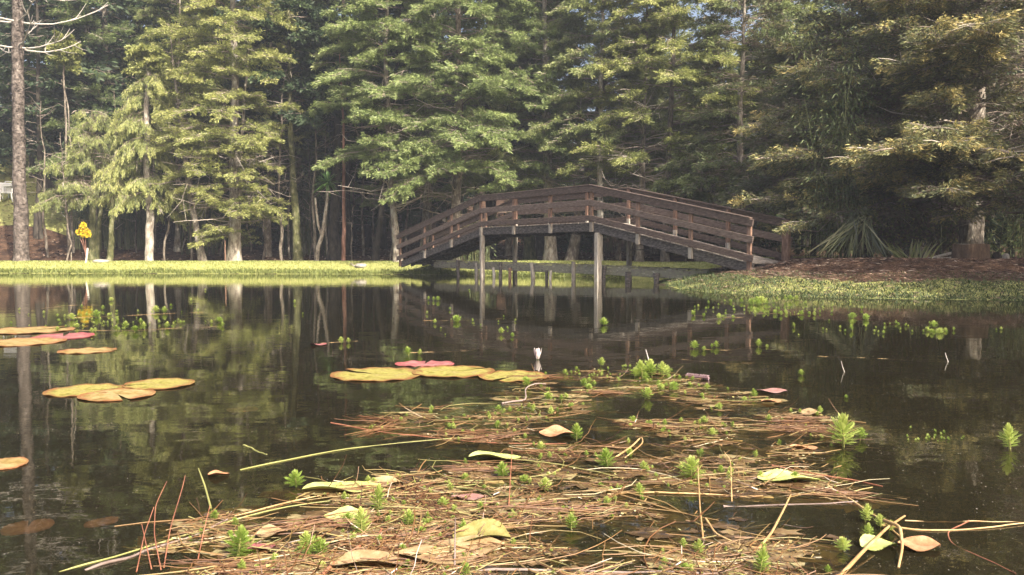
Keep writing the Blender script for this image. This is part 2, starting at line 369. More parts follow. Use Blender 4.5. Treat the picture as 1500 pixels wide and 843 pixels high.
def gz0(x, y): return float(ground_z(np.array([x]), np.array([y]))[0])
LEAFN = 9.5
def trunk_at(P, frac):
    k = frac*(len(P)-1); i = int(min(k, len(P)-2)); return P[i]+(P[i+1]-P[i])*(k-i)
def tree(name, label, px, D, height, rad, bark='bark_pale', leafm='leaf_yellow', lean=(0, 0), bow=(0, 0, 0), crown=(.25, 1.0), L0=2.5, L1=.8, nb=60,
         el=(.1, .35), droop=(.18, .42), dens=1.2, leaf=.105, style='flat', tint=(.35, .9), dead=.12, bare=10, seed=1, group=None, azf=None, layers=0, cat='tree',
         profile=None, second=None, pos=None, sub=.38, inner=.3, barelen=1.0, thick=.02, twigs=.6, flare=1.45):
    r = np.random.default_rng(seed)
    X0 = (px-750)/F*D if pos is None else pos[0]; Y0 = D if pos is None else pos[1]
    z0 = float(ground_z(np.array([X0]), np.array([Y0]))[0])-.08
    root = thing(name, label, cat, (X0, Y0, z0), group=group)
    K = 22
    P = wobble_line(np.zeros(3), np.array([lean[0], lean[1], height]), K, rad*.13, r, bow)
    t = np.linspace(0, 1, K)
    rr = rad*((1-t)**.85*.92+.08); rr[0] *= flare; rr[1] *= 1+(flare-1)*.25; rr *= 1+r.normal(0, .035, K)
    tm = MB(); tm.tubes(P, rr, 12)
    if second:
        dx, dy, h2, r2 = second
        P2 = wobble_line(np.array([dx*.25, dy*.25, 0]), np.array([dx+lean[0], dy+lean[1], h2]), K, r2*.15, r); tm.tubes(P2, r2*(1-.85*t), 10)
    tm.build('trunk', M[bark], root, smooth=True)
    tw = MB(); lf = MB(); B = []
    lv = np.sort(r.uniform(crown[0], crown[1], nb)) if not layers else np.sort(np.clip(np.repeat(np.linspace(crown[0], crown[1]*.97, layers)+r.normal(0, .008, layers), nb//layers)+r.normal(0, .006, nb//layers*layers), 0, .985))
    for f in lv:
        q = (f-crown[0])/(crown[1]-crown[0]+1e-6); q = min(max(q, 0), 1)
        Lb = (L0+(L1-L0)*q) if profile is None else profile(q)
        Lb *= r.uniform(.55, 1.15); a = r.uniform(0, 2*np.pi) if azf is None else azf(r, q)
        B.append((trunk_at(P, f), a, r.uniform(*el), Lb, r.uniform(*droop)))
    foliage_from_branches(r, B, tw, lf, dens, leaf, style, sub, inner, tint, dead, twigs=twigs, thick=thick)
    # bare dead branches below the crown
    if bare:
        BP = []; BR = []
        for k in range(bare):
            f = r.uniform(max(.1, crown[0]*.45), crown[0]+.25*(crown[1]-crown[0])); a = r.uniform(0, 2*np.pi); Lb = r.uniform(.5, 1.6)*barelen
            s = trunk_at(P, f); e = r.uniform(-.15, .35); tt = np.linspace(0, 1, 6)[:, None]
            q = s+Lb*tt*np.array([np.cos(a)*np.cos(e), np.sin(a)*np.cos(e), np.sin(e)])+np.vstack([np.zeros(3), np.cumsum(r.normal(0, .04, (5, 3)), 0)])*Lb
            BP.append(q); BR.append(np.linspace(.014, .003, 6)*(.7+Lb*.4))
            for _ in range(3):
                i0 = r.integers(2, 5); dd = r.normal(0, 1, 3); dd /= np.linalg.norm(dd); q2 = q[i0]+np.linspace(0, 1, 6)[:, None]*dd*Lb*.35
                BP.append(q2); BR.append(np.linspace(.008, .002, 6))
        tw.tubes(np.array(BP), np.array(BR), 4, tint=r.uniform(.4, 1, len(BP)), cap=False)
    if tw.n: tw.build('branches', M['twig'], root)
    if lf.n: lf.build('crown', M[leafm], root)
    return root

# ------------------------------------------------------------------ front row of trees, left to right
front_az = lambda r, q: r.normal(-1.57, .75) if r.random() < .24 else r.uniform(0, 6.28)
# 1 araucaria with bare whitish whorls of branches
def araucaria():
    r = np.random.default_rng(11); px, D, H = 32, 31.2, 15.5; X0 = (px-750)/F*D; z0 = float(ground_z(np.array([X0]), np.array([D]))[0])-.1
    root = thing('araucaria_tree', 'tall rough barked trunk at the far left with bare whitish curved branches near the top', 'tree', (X0, D, z0))
    K = 44; t = np.linspace(0, 1, K); P = wobble_line(np.zeros(3), np.array([.15, 0, H]), K, .012, r)
    rr = .26*(1-.42*t)*(1+r.normal(0, .045, K)); rr[0] *= 1.25; rr[1] *= 1.08
    tm = MB(); tm.tubes(P, rr, 18)
    # bark scales standing off the trunk
    n = 2600; h = r.uniform(0, H*.95, n); a = r.uniform(0, 2*np.pi, n); rad = np.interp(h/H, t, rr)
    o = np.stack([np.cos(a), np.sin(a), 0*a], 1); tg = np.stack([-np.sin(a), np.cos(a), 0*a], 1)
    c = np.stack([np.interp(h/H, t, P[:, 0]), np.interp(h/H, t, P[:, 1]), h], 1)+o*(rad-.01)[:, None]
    up = np.array([0, 0, 1.])
    tm.leaves(c, (o*.045+up*r.uniform(-.02, .06, n)[:, None]), tg*r.uniform(.015, .045, n)[:, None], .5)
    tm.build('trunk', M['bark_rough'], root, smooth=False)
    tw = MB(); lf = MB(); BP = []; BR = []
    for wh, hh in enumerate([8.5, 9.5, 10.6, 11.4, 12.3, 13.2, 14.1]):
        nb = 5
        for k in range(nb):
            az = wh*.5+k*2*np.pi/nb+r.uniform(-.25, .25)
            if abs(np.sin(az)) > .93 and np.sin(az) < 0: az += .6
            L = r.uniform(2.2, 3.6); u = np.linspace(0, 1, 9)
            q = np.array([.15*hh/H, 0, hh])+np.stack([np.cos(az)*L*u, np.sin(az)*L*u, L*(-.10*u+.42*u**2.2)], 1)
            q[1:] += np.cumsum(r.normal(0, .025, (8, 3)), 0)
            BP.append(q); BR.append(np.linspace(.036, .012, 9))
            for m in range(4):
                i0 = r.integers(3, 8); d = q[min(i0+1, 8)]-q[i0]; d = d/np.linalg.norm(d)+r.normal(0, .5, 3)
                q2 = q[i0]+np.linspace(0, 1, 9)[:, None]*d*r.uniform(.3, .9); q2[:, 2] += np.linspace(0, 1, 9)**2*.15
                BP.append(q2); BR.append(np.linspace(.018, .005, 9))
            if hh > 10.8:
                nn = 420; uu = r.uniform(.55, 1, nn); c = np.stack([np.interp(uu, u, q[:, j]) for j in range(3)], 1); d = r.normal(0, 1, (nn, 3)); d /= np.linalg.norm(d, axis=1, keepdims=True)
                lf.leaves(c, d*.16, np.cross(d, r.normal(0, 1, (nn, 3)))*.02, r.uniform(.2, .8, nn))
    tw.tubes(np.array(BP), np.array(BR), 6, tint=r.uniform(.75, 1.25, len(BP)), cap=False)
    tw.build('branches', M['branch_white'], root); lf.build('crown', M['leaf_green'], root)
M['branch_white'] = tint_mat('branch_white', [(0,(.22,.19,.165)),(1,(.42,.385,.35))], trans=0, gloss=0)
araucaria()

def spiky_top(name, label, px, D, ytop, seed, rad=.07, skirt=0, bark='bark_grey', spread=.85):
    """young monkey-puzzle like tree: rope-like spiky arms radiating from the top of a thin stem"""
    r = np.random.default_rng(seed); X0 = (px-750)/F*D; z0 = float(ground_z(np.array([X0]), np.array([D]))[0])-.05
    top = atD(px, ytop, D)[2]-z0
    root = thing(name, label, 'tree', (X0, D, z0))
    K = 20; P = wobble_line(np.zeros(3), np.array([0, 0, top]), K, .025, r); t = np.linspace(0, 1, K)
    tm = MB(); tm.tubes(P, rad*(1-.6*t), 9); tm.build('trunk', M[bark], root, smooth=True)
    lf = MB(); tw = MB()
    for k in range(64):
        f = 1-.14*r.random()**1.2; a = r.uniform(0, 2*np.pi); L = spread*r.uniform(.7, 1.1)*(1.15-.4*f); u = np.linspace(0, 1, 8); e = r.uniform(-.35, .9)
        s = trunk_at(P, f); q = s+np.stack([np.cos(a)*np.cos(e)*L*u, np.sin(a)*np.cos(e)*L*u, L*(np.sin(e)*u-.25*u*u)], 1)
        tw.tubes(q, np.linspace(.018, .006, 8), 4, tint=.3, cap=False)
        n = 150; uu = r.uniform(.05, 1, n); c = np.stack([np.interp(uu, u, q[:, j]) for j in range(3)], 1)
        d0 = (q[-1]-q[0])/L; d = d0+r.normal(0, .55, (n, 3)); d /= np.linalg.norm(d, axis=1, keepdims=True)
        wv = np.cross(d, r.normal(0, 1, (n, 3))); wv /= np.linalg.norm(wv, axis=1, keepdims=True)
        lf.leaves(c, d*.15, wv*.028, r.uniform(.4, 1, n))
    if skirt:
        B = []
        for k in range(skirt):
            f = r.uniform(.30, .9); B.append((trunk_at(P, f), r.uniform(0, 6.28), r.uniform(-.25, .25), r.uniform(.8, 1.9)*(1.25-f*.75), r.uniform(.2, .6)))
        foliage_from_branches(r, B, tw, lf, 1.5, .09, 'weep', .35, .15, (.35, 1.0), .1)
    tw.build('branches', M['twig'], root); lf.build('crown', M['leaf_yellow'], root)
spiky_top('young_araucaria', 'thin young tree with a round spiky tuft on top, right of the leftmost trunk', 101, 34, 58, 21)
spiky_top('young_araucaria', 'slim pale tree with spiky star shaped top and drooping yellow green skirt of foliage', 219, 31.3, 72, 22, .17, 95, 'bark_pale', 1.1)
tree('cypress_tree', 'bushy yellow green tree on two mossy trunks left of the slim spiky topped tree', 136, 32.6, 6.3, .17, 'bark_moss', 'leaf_yellow', (.1,0), crown=(.42,1), L0=2.3, L1=.6, nb=62, style='weep', dens=1.3, leaf=.09, seed=31, bare=6, second=(.45, .2, 4.6, .14), tint=(.2,.7), dead=.1)
tree('cypress_tree', 'small leaning mossy tree with a drooping tuft just left of the slim pale tree', 160, 31.0, 3.9, .13, 'bark_moss', 'leaf_yellow', (.1,0), (.1,0,0), crown=(.62,1), L0=.9, L1=.5, nb=26, style='weep', dens=1.3, leaf=.09, seed=32, bare=4, tint=(.4,1))
tree('cypress_tree', 'thin pale trunk leaning left with bare twigs, left of the largest pale yellow green tree', 298, 31.2, 9.5, .14, 'bark_pale', 'leaf_yellow', (-1.35,.3), (-.12,0,0), crown=(.52,1), L0=1.9, L1=.9, nb=44, dens=1.1, seed=33, bare=34, barelen=1.0, tint=(.4,1), dead=.2)
tree('cypress_tree', 'largest pale tree on the left bank with yellow green layered foliage down to the grass', 343, 31.4, 15, .235, 'bark_pale', 'leaf_yellow', (.2,.1), crown=(.07,1), L0=2.9, L1=1.4, nb=176, layers=22, dens=1.1, seed=34, bare=60, barelen=1.8, tint=(.35,1), dead=.26, el=(.05,.35), droop=(.15,.4), azf=front_az, second=(.45, .25, 9, .14), profile=lambda q: 1.7+1.5*math.sin(min(1, q*1.6)*1.9)-.8*q)
tree('cypress_tree', 'slender grey tree standing behind the right side of the largest yellow green tree', 392, 34.5, 14, .15, 'bark_grey', 'leaf_yellow', (.3,0), crown=(.45,1), L0=2.3, L1=1, nb=54, seed=35, bare=20, tint=(.25,.85), dead=.2)
tree('forest_tree', 'mossy curved dark trunk right of the large yellow green tree, with dark green crown', 437, 32.2, 13.5, .17, 'bark_moss', 'leaf_dark', (-.35,.4), (-.15,0,0), crown=(.42,1), L0=2.6, L1=1.2, nb=60, leaf=.17, seed=36, bare=10, tint=(.2,.9))
tree('forest_tree', 'dark mottled trunk between the strap leaved crown and the reddish pole like trunk', 489, 33.6, 14, .25, 'bark_dark', 'leaf_dark', (.5,.4), crown=(.45,1), L0=2.8, L1=1.2, nb=60, leaf=.17, seed=37, bare=8, tint=(.2,.9))
tree('slender_tree', 'very slim reddish brown pole like trunk standing alone at the grass edge', 503, 30.6, 9.2, .085, 'bark_red', 'leaf_olive', (-.15,.1), (.10,0,0), crown=(.82,1), L0=1.0, L1=.5, nb=18, seed=38, bare=3, flare=1.2)
tree('forest_tree', 'dark leaning trunk between the reddish pole and the pale double trunk at the bridge', 549, 31.8, 12.5, .14, 'bark_dark', 'leaf_dark', (1.1,.9), (.15,0,0), crown=(.5,1), L0=2.4, L1=1.1, nb=50, leaf=.17, seed=39, bare=8, tint=(.2,.9))
tree('cypress_tree', 'double pale trunk at the left foot of the bridge with flat bright green layered boughs', 583, 29.4, 13.5, .145, 'bark_pale', 'leaf_green', (-.25,.2), (-.25,0,0), crown=(.30,1), L0=2.9, L1=1.5, nb=120, layers=13, dens=1.25, seed=40, bare=46, barelen=1.9, tint=(.35,1), dead=.1, el=(.12,.4), droop=(.2,.45), second=(-.28,.15,9,.09), azf=front_az)
tree('cypress_tree', 'broad tree right behind the left half of the bridge with bright green tiered boughs', 668, 29.6, 14.5, .21, 'bark_grey', 'leaf_green', (.15,.2), crown=(.22,1), L0=3.6, L1=2.0, nb=150, layers=17, dens=1.25, seed=41, bare=40, barelen=2.0, tint=(.3,1), dead=.14, el=(.12,.4), droop=(.22,.5), azf=front_az)
tree('cypress_tree', 'tree with a pale bare base seen under the middle of the bridge, fluffy green crown', 806, 30.5, 13.5, .23, 'bark_pale', 'leaf_green', (-.3,.2), crown=(.2,1), L0=3.0, L1=1.8, nb=120, layers=15, dens=1.2, seed=42, bare=20, tint=(.2,.85), dead=.18, droop=(.1,.35))
tree('forest_tree', 'ivy clad dark trunk seen under the bridge deck left of the pale bare trunk', 776, 33.5, 13, .23, 'bark_moss', 'leaf_olive', (.2,.2), crown=(.3,1), L0=2.8, L1=1.4, nb=70, seed=43, tint=(.2,.8), leaf=.15)
S_az = lambda r, q: r.choice([r.normal(.25, .35), r.normal(.25, .35), r.normal(-.6, .5), r.normal(2.6, .5), r.normal(-1.3, .6)])
tree('leaning_cypress', 'olive tree right of mid bridge whose dark boughs sweep steeply up to the right', 835, 30.6, 14.5, .20, 'bark_grey', 'leaf_olive', (3.2,.3), (-.2,0,0), crown=(.16,1), L0=4.6, L1=2.2, nb=170, dens=1.2, seed=44, bare=60, barelen=2.4, tint=(.4,1.05), dead=.25, el=(.35,.72), droop=(-.02,.14), azf=S_az, sub=.28, inner=.35)
tree('cypress_tree', 'thin pale trunked tree behind the bridge crest, left of the two short boles', 877, 28.2, 12.8, .12, 'bark_pale', 'leaf_olive', (.2,.3), crown=(.35,1), L0=2.6, L1=1.4, nb=90, layers=12, seed=45, bare=14, tint=(.3,.9))
tree('cypress_tree', 'tree whose grey bole shows below the right ramp of the bridge nearest its middle', 936, 27.5, 10.6, .14, 'bark_grey', 'leaf_yellow', (.3,.3), crown=(.33,1), L0=2.6, L1=1.6, nb=78, layers=13, dens=1.1, seed=46, bare=30, barelen=1.6, tint=(.2,.85), dead=.2)
tree('cypress_tree', 'olive green tiered tree whose bole shows low under the right ramp near the bank', 974, 27.0, 12.5, .13, 'bark_grey', 'leaf_yellow', (.5,.2), crown=(.28,1), L0=2.9, L1=1.6, nb=96, layers=14, dens=1.15, seed=47, bare=24, barelen=1.4, tint=(.25,.9), dead=.16)
tree('cypress_tree', 'dark green tree behind the right end of the bridge with fine spreading twigs', 1078, 25.5, 9.8, .15, 'bark_grey', 'leaf_olive', (.2,.2), crown=(.16,1), L0=2.9, L1=1.5, nb=120, layers=17, dens=1.1, seed=48, bare=14, tint=(.1,.7), dead=.15, leaf=.12)
# the big dark cypress on the right bank
B_az = lambda r, q: r.choice([r.normal(3.3, .55), r.normal(3.9, .5), r.uniform(0, 6.28)])
tree('large_cypress', 'huge dark cypress on the right bank behind the stump with sunlit golden tipped sweeping boughs', 1424, 17.3, 8.8, .25, 'bark_grey', 'leaf_sunlit_gold', (.2,.3), crown=(.13,1), L0=4.7, L1=2.6, nb=190, layers=19, dens=1.25, leaf=.095, seed=49, bare=50, barelen=1.5, tint=(.1,1), dead=.3, el=(.02,.3), droop=(.05,.2), azf=B_az, sub=.3, inner=.28, flare=1.2)
tree('large_cypress', 'dark cypress filling the right edge behind the huge sunlit tipped one', 1560, 21.5, 10, .28, 'bark_grey', 'leaf_sunlit_gold', (0,.3), crown=(.12,1), L0=4.6, L1=2.4, nb=120, dens=1.1, leaf=.12, seed=50, bare=20, tint=(.1,.75), dead=.2, droop=(.08,.25))
tree('large_cypress', 'dark shaded cypress between the bridge end and the huge sunlit tipped one', 1262, 20.5, 8.6, .2, 'bark_dark', 'leaf_sunlit_gold', (0,.2), crown=(.13,1), L0=3.2, L1=2.0, nb=120, dens=1.15, leaf=.12, seed=51, bare=40, barelen=2, tint=(.1,.62), dead=.25, droop=(.08,.25))
# out of the frame on the right: the trees that shade the right bank
tree('shade_tree', 'tall dark tree on the right shore nearest the pond, outside the photo', 0, 0, 8.6, .25, 'bark_grey', 'leaf_sunlit_gold', crown=(.15,1), L0=4.3, L1=2.2, nb=90, leaf=.16, seed=52, bare=0, pos=(12.9, 7.6), dens=.8)
tree('shade_tree', 'tall dark tree farther back on the right shore, outside the photo', 0, 0, 8.2, .25, 'bark_grey', 'leaf_sunlit_gold', crown=(.15,1), L0=4.3, L1=2.2, nb=90, leaf=.16, seed=53, bare=0, pos=(15.2, 10.0), dens=.8)

# ------------------------------------------------------------------ forest behind: copies of a few prototypes
def proto_tree(kind, seed):
    r = np.random.default_rng(seed)
    if kind == 'high':   # bare dark trunk, crown high up
        return tree('forest_tree', 'x', 0, 0, 15.5, .17, 'bark_dark', 'leaf_dark', (.3,.2), crown=(.28,1), L0=3.0, L1=1.3, nb=62, dens=.8, leaf=.24, seed=seed, bare=14, tint=(.1,.9), pos=(0, 60), thick=.014, twigs=.1)
    if kind == 'low':
        return tree('forest_tree', 'x', 0, 0, 12.5, .15, 'bark_dark', 'leaf_dark', (-.2,.2), crown=(.07,1), L0=3.3, L1=1.2, nb=84, dens=.75, leaf=.26, seed=seed, bare=4, tint=(.1,.85), pos=(0, 60), thick=.014, twigs=.1, droop=(.15,.4))
    return tree('forest_tree', 'x', 0, 0, 14, .13, 'bark_grey', 'leaf_olive', (.2,.2), crown=(.38,1), L0=2.5, L1=1.2, nb=56, dens=.8, leaf=.22, seed=seed, bare=16, tint=(.1,.8), pos=(0, 60), thick=.014, twigs=.1)
LEAFN = 4.2
protos = [proto_tree('high', 61), proto_tree('low', 62), proto_tree('olive', 63), proto_tree('high', 64), proto_tree('low', 65)]
r = np.random.default_rng(5)
LANDMARKS = [(-60, 'beyond the left edge'), (60, 'the leftmost rough trunk'), (190, 'the twin mossy trunks'), (275, 'the slim spiky topped tree'), (400, 'the largest pale tree'), (470, 'the curved mossy trunk'), (560, 'the reddish pole trunk'),
    (640, 'the left foot of the bridge'), (740, 'the left half of the bridge'), (850, 'the middle of the bridge'), (960, 'the bridge crest'), (1080, 'the right ramp of the bridge'), (1200, 'the tall wispy bamboo'), (1330, 'the drooping strap leaved plant'), (1480, 'the huge sunlit tipped cypress'), (9999, 'the right edge')]
def where(px, D, rows=((41, 'first'), (50, 'second'), (64, 'third'), (999, 'last'))):
    lm = next(n for p, n in LANDMARKS if px < p); rw = next(n for d, n in rows if D < d)
    return rw+' row behind '+lm if not lm.startswith('beyond') else rw+' row '+lm
LB = {0: ('dark tree with high crown,', 'high crowned trees deep in the wood'),
      1: ('dark bushy evergreen,', 'bushy evergreens deep in the wood'),
      2: ('slim olive crowned tree,', 'slim olive trees deep in the wood')}
kind_of = [0, 1, 2, 0, 1]; used = set(); spots = []
def ok(x, y, dmin):
    return all((x-a)**2+(y-b)**2 > dmin*dmin for a, b in spots)
for band, (d0, d1, n, dm) in enumerate([(35.5, 41, 34, 1.5), (41, 50, 44, 2.0), (50, 64, 46, 2.6), (64, 84, 40, 3.6)]):
    c = 0; tries = 0
    while c < n and tries < 4000:
        tries += 1
        D = r.uniform(d0, d1); px = r.uniform(-230, 1700); x = (px-750)/F*D
        if not ok(x, D, dm): continue
        if D < 46 and -34 < px < 34: continue         # the clearing with the white chairs
        if px > 800 and px < 1160 and D > 40 and r.random() < .6: continue   # thinner wood here: sky shows
        spots.append((x, D)); c += 1
        k = int(r.choice([0, 3, 2, 1, 4], p=[.3, .25, .2, .13, .12] if band < 2 else [.15, .1, .15, .3, .3]))
        z = float(ground_z(np.array([x]), np.array([D]))[0])-.1
        lab, grp = LB[kind_of[k]]; lab += ' '+where(px, D)
        sc = r.uniform(.85, 1.12)*(1.0 if band < 2 else .92)*(.55 if 800 < px < 1130 else 1)*(.8 if -10 < px < 90 and band else 1)
        if k in used: dup(protos[k], (x, D, z), r.uniform(0, 6.28), sc, lab, grp)
        else:
            used.add(k); p = protos[k]; p.location = (x, D, z); p['label'] = lab; p['group'] = grp
for (px, D, k, sc) in [(88, 41, 0, 1.3), (140, 37.5, 3, 1.25), (200, 39, 4, 1.4), (262, 38, 1, 1.35), (-60, 43, 4, 1.3), (15, 49, 1, 1.5), (310, 41, 0, 1.35), (480, 39, 3, 1.25), (420, 42, 4, 1.4), (560, 40, 1, 1.35), (720, 38, 0, 1.25)]:
    x = (px-750)/F*D; z = float(ground_z(np.array([x]), np.array([D]))[0])-.1; lab, grp = LB[kind_of[k]]
    dup(protos[k], (x, D, z), px, sc, 'tall '+lab+' '+where(px, D), 'tall trees in the first rows of the wood')
def by_label(t): return next(o for o in COL.objects if t in str(o.get('label', '')))
srcs = [by_label('grey bole shows below'), by_label('olive green tiered'), by_label('left of the two short boles'), by_label('whose dark boughs sweep'), by_label('fluffy green crown')]
for (px, D, k, sc, lab) in [(905, 33.5, 1, .8, 'olive cypress crown rising just behind the crest of the bridge'), (1022, 30.5, 0, .8, 'tiered olive cypress rising behind the right ramp of the bridge'), (1130, 30, 1, .9, 'hazy olive cypress behind the end posts of the bridge'), (1052, 35.5, 3, .62, 'cypress with boughs sweeping up in the sky gap right of centre'),
        (745, 34.5, 1, 1.05, 'dense green cypress behind the left half of the railing'), (960, 36.5, 3, .66, 'tall pale cypress in the sky gap above the bridge crest'), (1215, 33, 0, .95, 'olive cypress seen through the gap left of the huge one'), (625, 35.5, 4, 1.05, 'shaded green cypress behind the left foot of the bridge'),
        (260, 35.0, 2, 1.0, 'olive cypress between the slim spiky tree and the largest pale tree'), (165, 37.5, 4, 1.15, 'dark green cypress close behind the twin mossy trunks'), (440, 36.5, 4, 1.1, 'dark green cypress behind the curved mossy trunk')]:
    x = (px-750)/F*D; z = float(ground_z(np.array([x]), np.array([D]))[0])-.1; dup(srcs[k], (x, D, z), px*.7 if k != 3 else .2, sc, lab)
# right rear wood, nearer
for (px, D, k) in [(1120, 30, 1), (1190, 27, 4), (1300, 26, 1), (1395, 25.5, 4), (1480, 27, 1), (1600, 26, 4), (1240, 32, 0), (1350, 31, 1), (1040, 34, 4), (1700, 23, 1), (1450, 33, 4), (990, 37, 1)]:
    x = (px-750)/F*D; z = float(ground_z(np.array([x]), np.array([D]))[0])-.1; lab, grp = LB[kind_of[k]]
    dup(protos[k], (x, D, z), px, .66, 'dark evergreen close behind the bank, '+('nearest' if D < 28 else 'farther')+' row behind '+next(n for p, n in LANDMARKS if px < p), 'evergreens close behind the right bank')
# dark thickets of bamboo between the trunks
def bamboo(name, label, loc, seed, n=46, h=(2.6, 5.2), rad=1.3, leafm='leaf_dark', nl=260, thick=.016, group=None, tint=(0,.8), ll=.22, lowest=.35):
    r = np.random.default_rng(seed); root = thing(name, label, 'bamboo', loc, group=group)
    a = r.uniform(0, 6.28, n); q = rad*np.sqrt(r.random(n)); hh = r.uniform(*h, n); K = 7; t = np.linspace(0, 1, K)
    ln = r.normal(0, .22, (n, 2))*hh[:, None]*.6
    P = np.zeros((n, K, 3)); P[:, :, 0] = (q*np.cos(a))[:, None]+ln[:, :1]*t**2; P[:, :, 1] = (q*np.sin(a))[:, None]+ln[:, 1:]*t**2; P[:, :, 2] = hh[:, None]*t
    m = MB(); m.tubes(P, thick*(1.1-.8*t)[None]*r.uniform(.6, 1.3, n)[:, None], 5, cap=False); m.build('culms', M['culm'], root, smooth=True)
    N = n*nl//10; i = r.integers(0, n, N); u = r.uniform(lowest, 1, N); k = np.minimum((u*(K-1)).astype(int), K-2); fr = u*(K-1)-k
    c = P[i, k]*(1-fr)[:, None]+P[i, k+1]*fr[:, None]; off = r.normal(0, .20, (N, 3)); d = off/np.linalg.norm(off, axis=1, keepdims=True); d[:, 2] -= .5
    wv = np.cross(d, r.normal(0, 1, (N, 3))); wv /= np.linalg.norm(wv, axis=1, keepdims=True)
    l = MB(); l.leaves(c+off, d*ll, wv*ll*.11, r.uniform(*tint, N)); l.build('leaves', M[leafm], root)
    return root
bp = bamboo('bamboo_clump', 'dark bamboo thicket standing between the shaded trunks', (0, 0, 0), 71, n=60, h=(3.2, 6.2), nl=300, rad=1.5)
first = True
for k in range(40):
    D = r.uniform(34.3, 40) if k < 26 else r.uniform(40, 50); px = [r.uniform(120, 480), r.uniform(600, 1120), r.uniform(-60, 460), r.uniform(900, 1500)][k % 4]
    if px > 480 and px < 600: continue
    if px < 118 and D < 42: continue
    x = (px-750)/F*D; z = float(ground_z(np.array([x]), np.array([D]))[0])-.05
    if first: bp.location = (x, D, z); bp['group'] = 'bamboo thickets in the wood'; bp['label'] = 'dark bamboo thicket, '+where(px, D); first = False
    else: dup(bp, (x, D, z), r.uniform(0, 6.28), r.uniform(.7, 1.1), label='dark bamboo thicket, '+where(px, D), group='bamboo thickets in the wood')
bamboo('bamboo_clump', 'tall wispy green bamboo rising just beside the right end of the bridge', (*atD(1222, 384, 16.7)[:2], .45), 72, n=20, h=(3.0, 5.6), rad=.6, leafm='leaf_bamboo', nl=2100, thick=.011, tint=(.1,.85), ll=.085, lowest=.15)
bamboo('bamboo_clump', 'thicket of thin yellowish canes at the right edge behind the stump', (*atD(1490, 376, 18.5)[:2], .5), 73, n=40, h=(1.6, 3.0), rad=.9, leafm='leaf_bamboo', nl=500, thick=.012, tint=(0,.9), ll=.15, lowest=.05)
bamboo('bamboo_clump', 'thicket of pale dry canes seen under the left end of the bridge', (*atD(690, 381, 29.5)[:2], .42), 74, n=70, h=(.9, 1.9), rad=.8, leafm='leaf_bamboo', nl=60, thick=.014, tint=(0,.5), ll=.15, lowest=.2)
# slim bare saplings standing in the shade just behind the lawn
def sapling(seed, h, rad):
    r = np.random.default_rng(seed); root = thing('bare_sapling', 'x', 'sapling', (0, 0, 0), group='bare saplings behind the bank'); K = 14
    P = wobble_line(np.zeros(3), np.array([r.normal(0, .35), r.normal(0, .3), h]), K, .045, r); m = MB(); m.tubes(P, rad*(1-.75*np.linspace(0, 1, K)), 7); m.build('trunk', M['bark_grey'], root, smooth=True)
    BP = []; 
    for k in range(16):
        s0 = trunk_at(P, r.uniform(.3, .97)); a = r.uniform(0, 6.28); L = r.uniform(.3, 1.0); t = np.linspace(0, 1, 5)[:, None]; BP.append(s0+t*L*np.array([np.cos(a), np.sin(a), r.uniform(.1, .9)])+np.vstack([np.zeros(3), np.cumsum(r.normal(0, .03, (4, 3)), 0)]))
    m = MB(); m.tubes(np.array(BP), np.linspace(.011, .003, 5), 4, tint=.6, cap=False); m.build('branches', M['twig'], root); return root
sps = [sapling(301, 6.5, .055), sapling(302, 5.2, .04), sapling(303, 7.5, .07)]; rs_ = np.random.default_rng(304); pxs = np.concatenate([np.linspace(70, 570, 26), np.linspace(600, 1010, 16)])+rs_.uniform(-9, 9, 42)
for k, px in enumerate(pxs):
    D = rs_.uniform(31.6, 36); x = (px-750)/F*D; z = gz0(x, D)-.06; lb = 'slim bare sapling in the shade, just behind '+next(n for p, n in LANDMARKS if px < p)
    if k < 3: sps[k].location = (x, D, z); sps[k]['label'] = lb
    else: dup(sps[k % 3], (x, D, z), rs_.uniform(0, 6.28), rs_.uniform(.75, 1.1), lb)
# shrub understory that fills the dark wood
def shrub(name, label, loc, seed, rad=1.0, h=1.4, n=2600, leafm='leaf_dark', ll=.14, group=None, tint=(.1,.9)):
    r = np.random.default_rng(seed); root = thing(name, label, 'shrub', loc, group=group)
    K = 5; ns_ = 16; t = np.linspace(0, 1, K); a = r.uniform(0, 6.28, ns_); P = np.zeros((ns_, K, 3)); hh = r.uniform(.5, 1, ns_)*h
    P[:, :, 0] = (np.cos(a)*rad*.7)[:, None]*t**1.3; P[:, :, 1] = (np.sin(a)*rad*.7)[:, None]*t**1.3; P[:, :, 2] = hh[:, None]*t
    m = MB(); m.tubes(P, .016*(1.1-.8*t)[None]*np.ones((ns_, 1)), 4, tint=.2, cap=False); m.build('stems', M['twig'], root)
    cc = r.integers(0, ns_, n); u = r.integers(2, K, n); c = P[cc, u]+r.normal(0, .22, (n, 3))*rad; c[:, 2] = np.abs(c[:, 2])
    d = r.normal(0, 1, (n, 3)); d /= np.linalg.norm(d, axis=1, keepdims=True); wv = np.cross(d, r.normal(0, 1, (n, 3))); wv /= np.linalg.norm(wv, axis=1, keepdims=True)
    l = MB(); l.leaves(c, d*ll, wv*ll*.3, r.uniform(*tint, n)); l.build('leaves', M[leafm], root); return root
sp = shrub('understory_shrub', 'x', (0, 0, 0), 81, 1.3, 1.7); first = True
for k in range(74):
    D = r.uniform(36.5, 62); px = r.uniform(-150, 1650)
    if D < 46 and (px < 130 or 480 < px < 600): continue
    x = (px-750)/F*D; z = float(ground_z(np.array([x]), np.array([D]))[0])-.05; lab = 'low dark leafy shrub, '+where(px, D); grp = 'shrubs on the forest floor'
    if first: sp.location = (x, D, z); sp['label'] = lab; sp['group'] = grp; first = False
    else: dup(sp, (x, D, z), r.uniform(0, 6.28), (r.uniform(.8, 1.5),)*3, lab, grp)
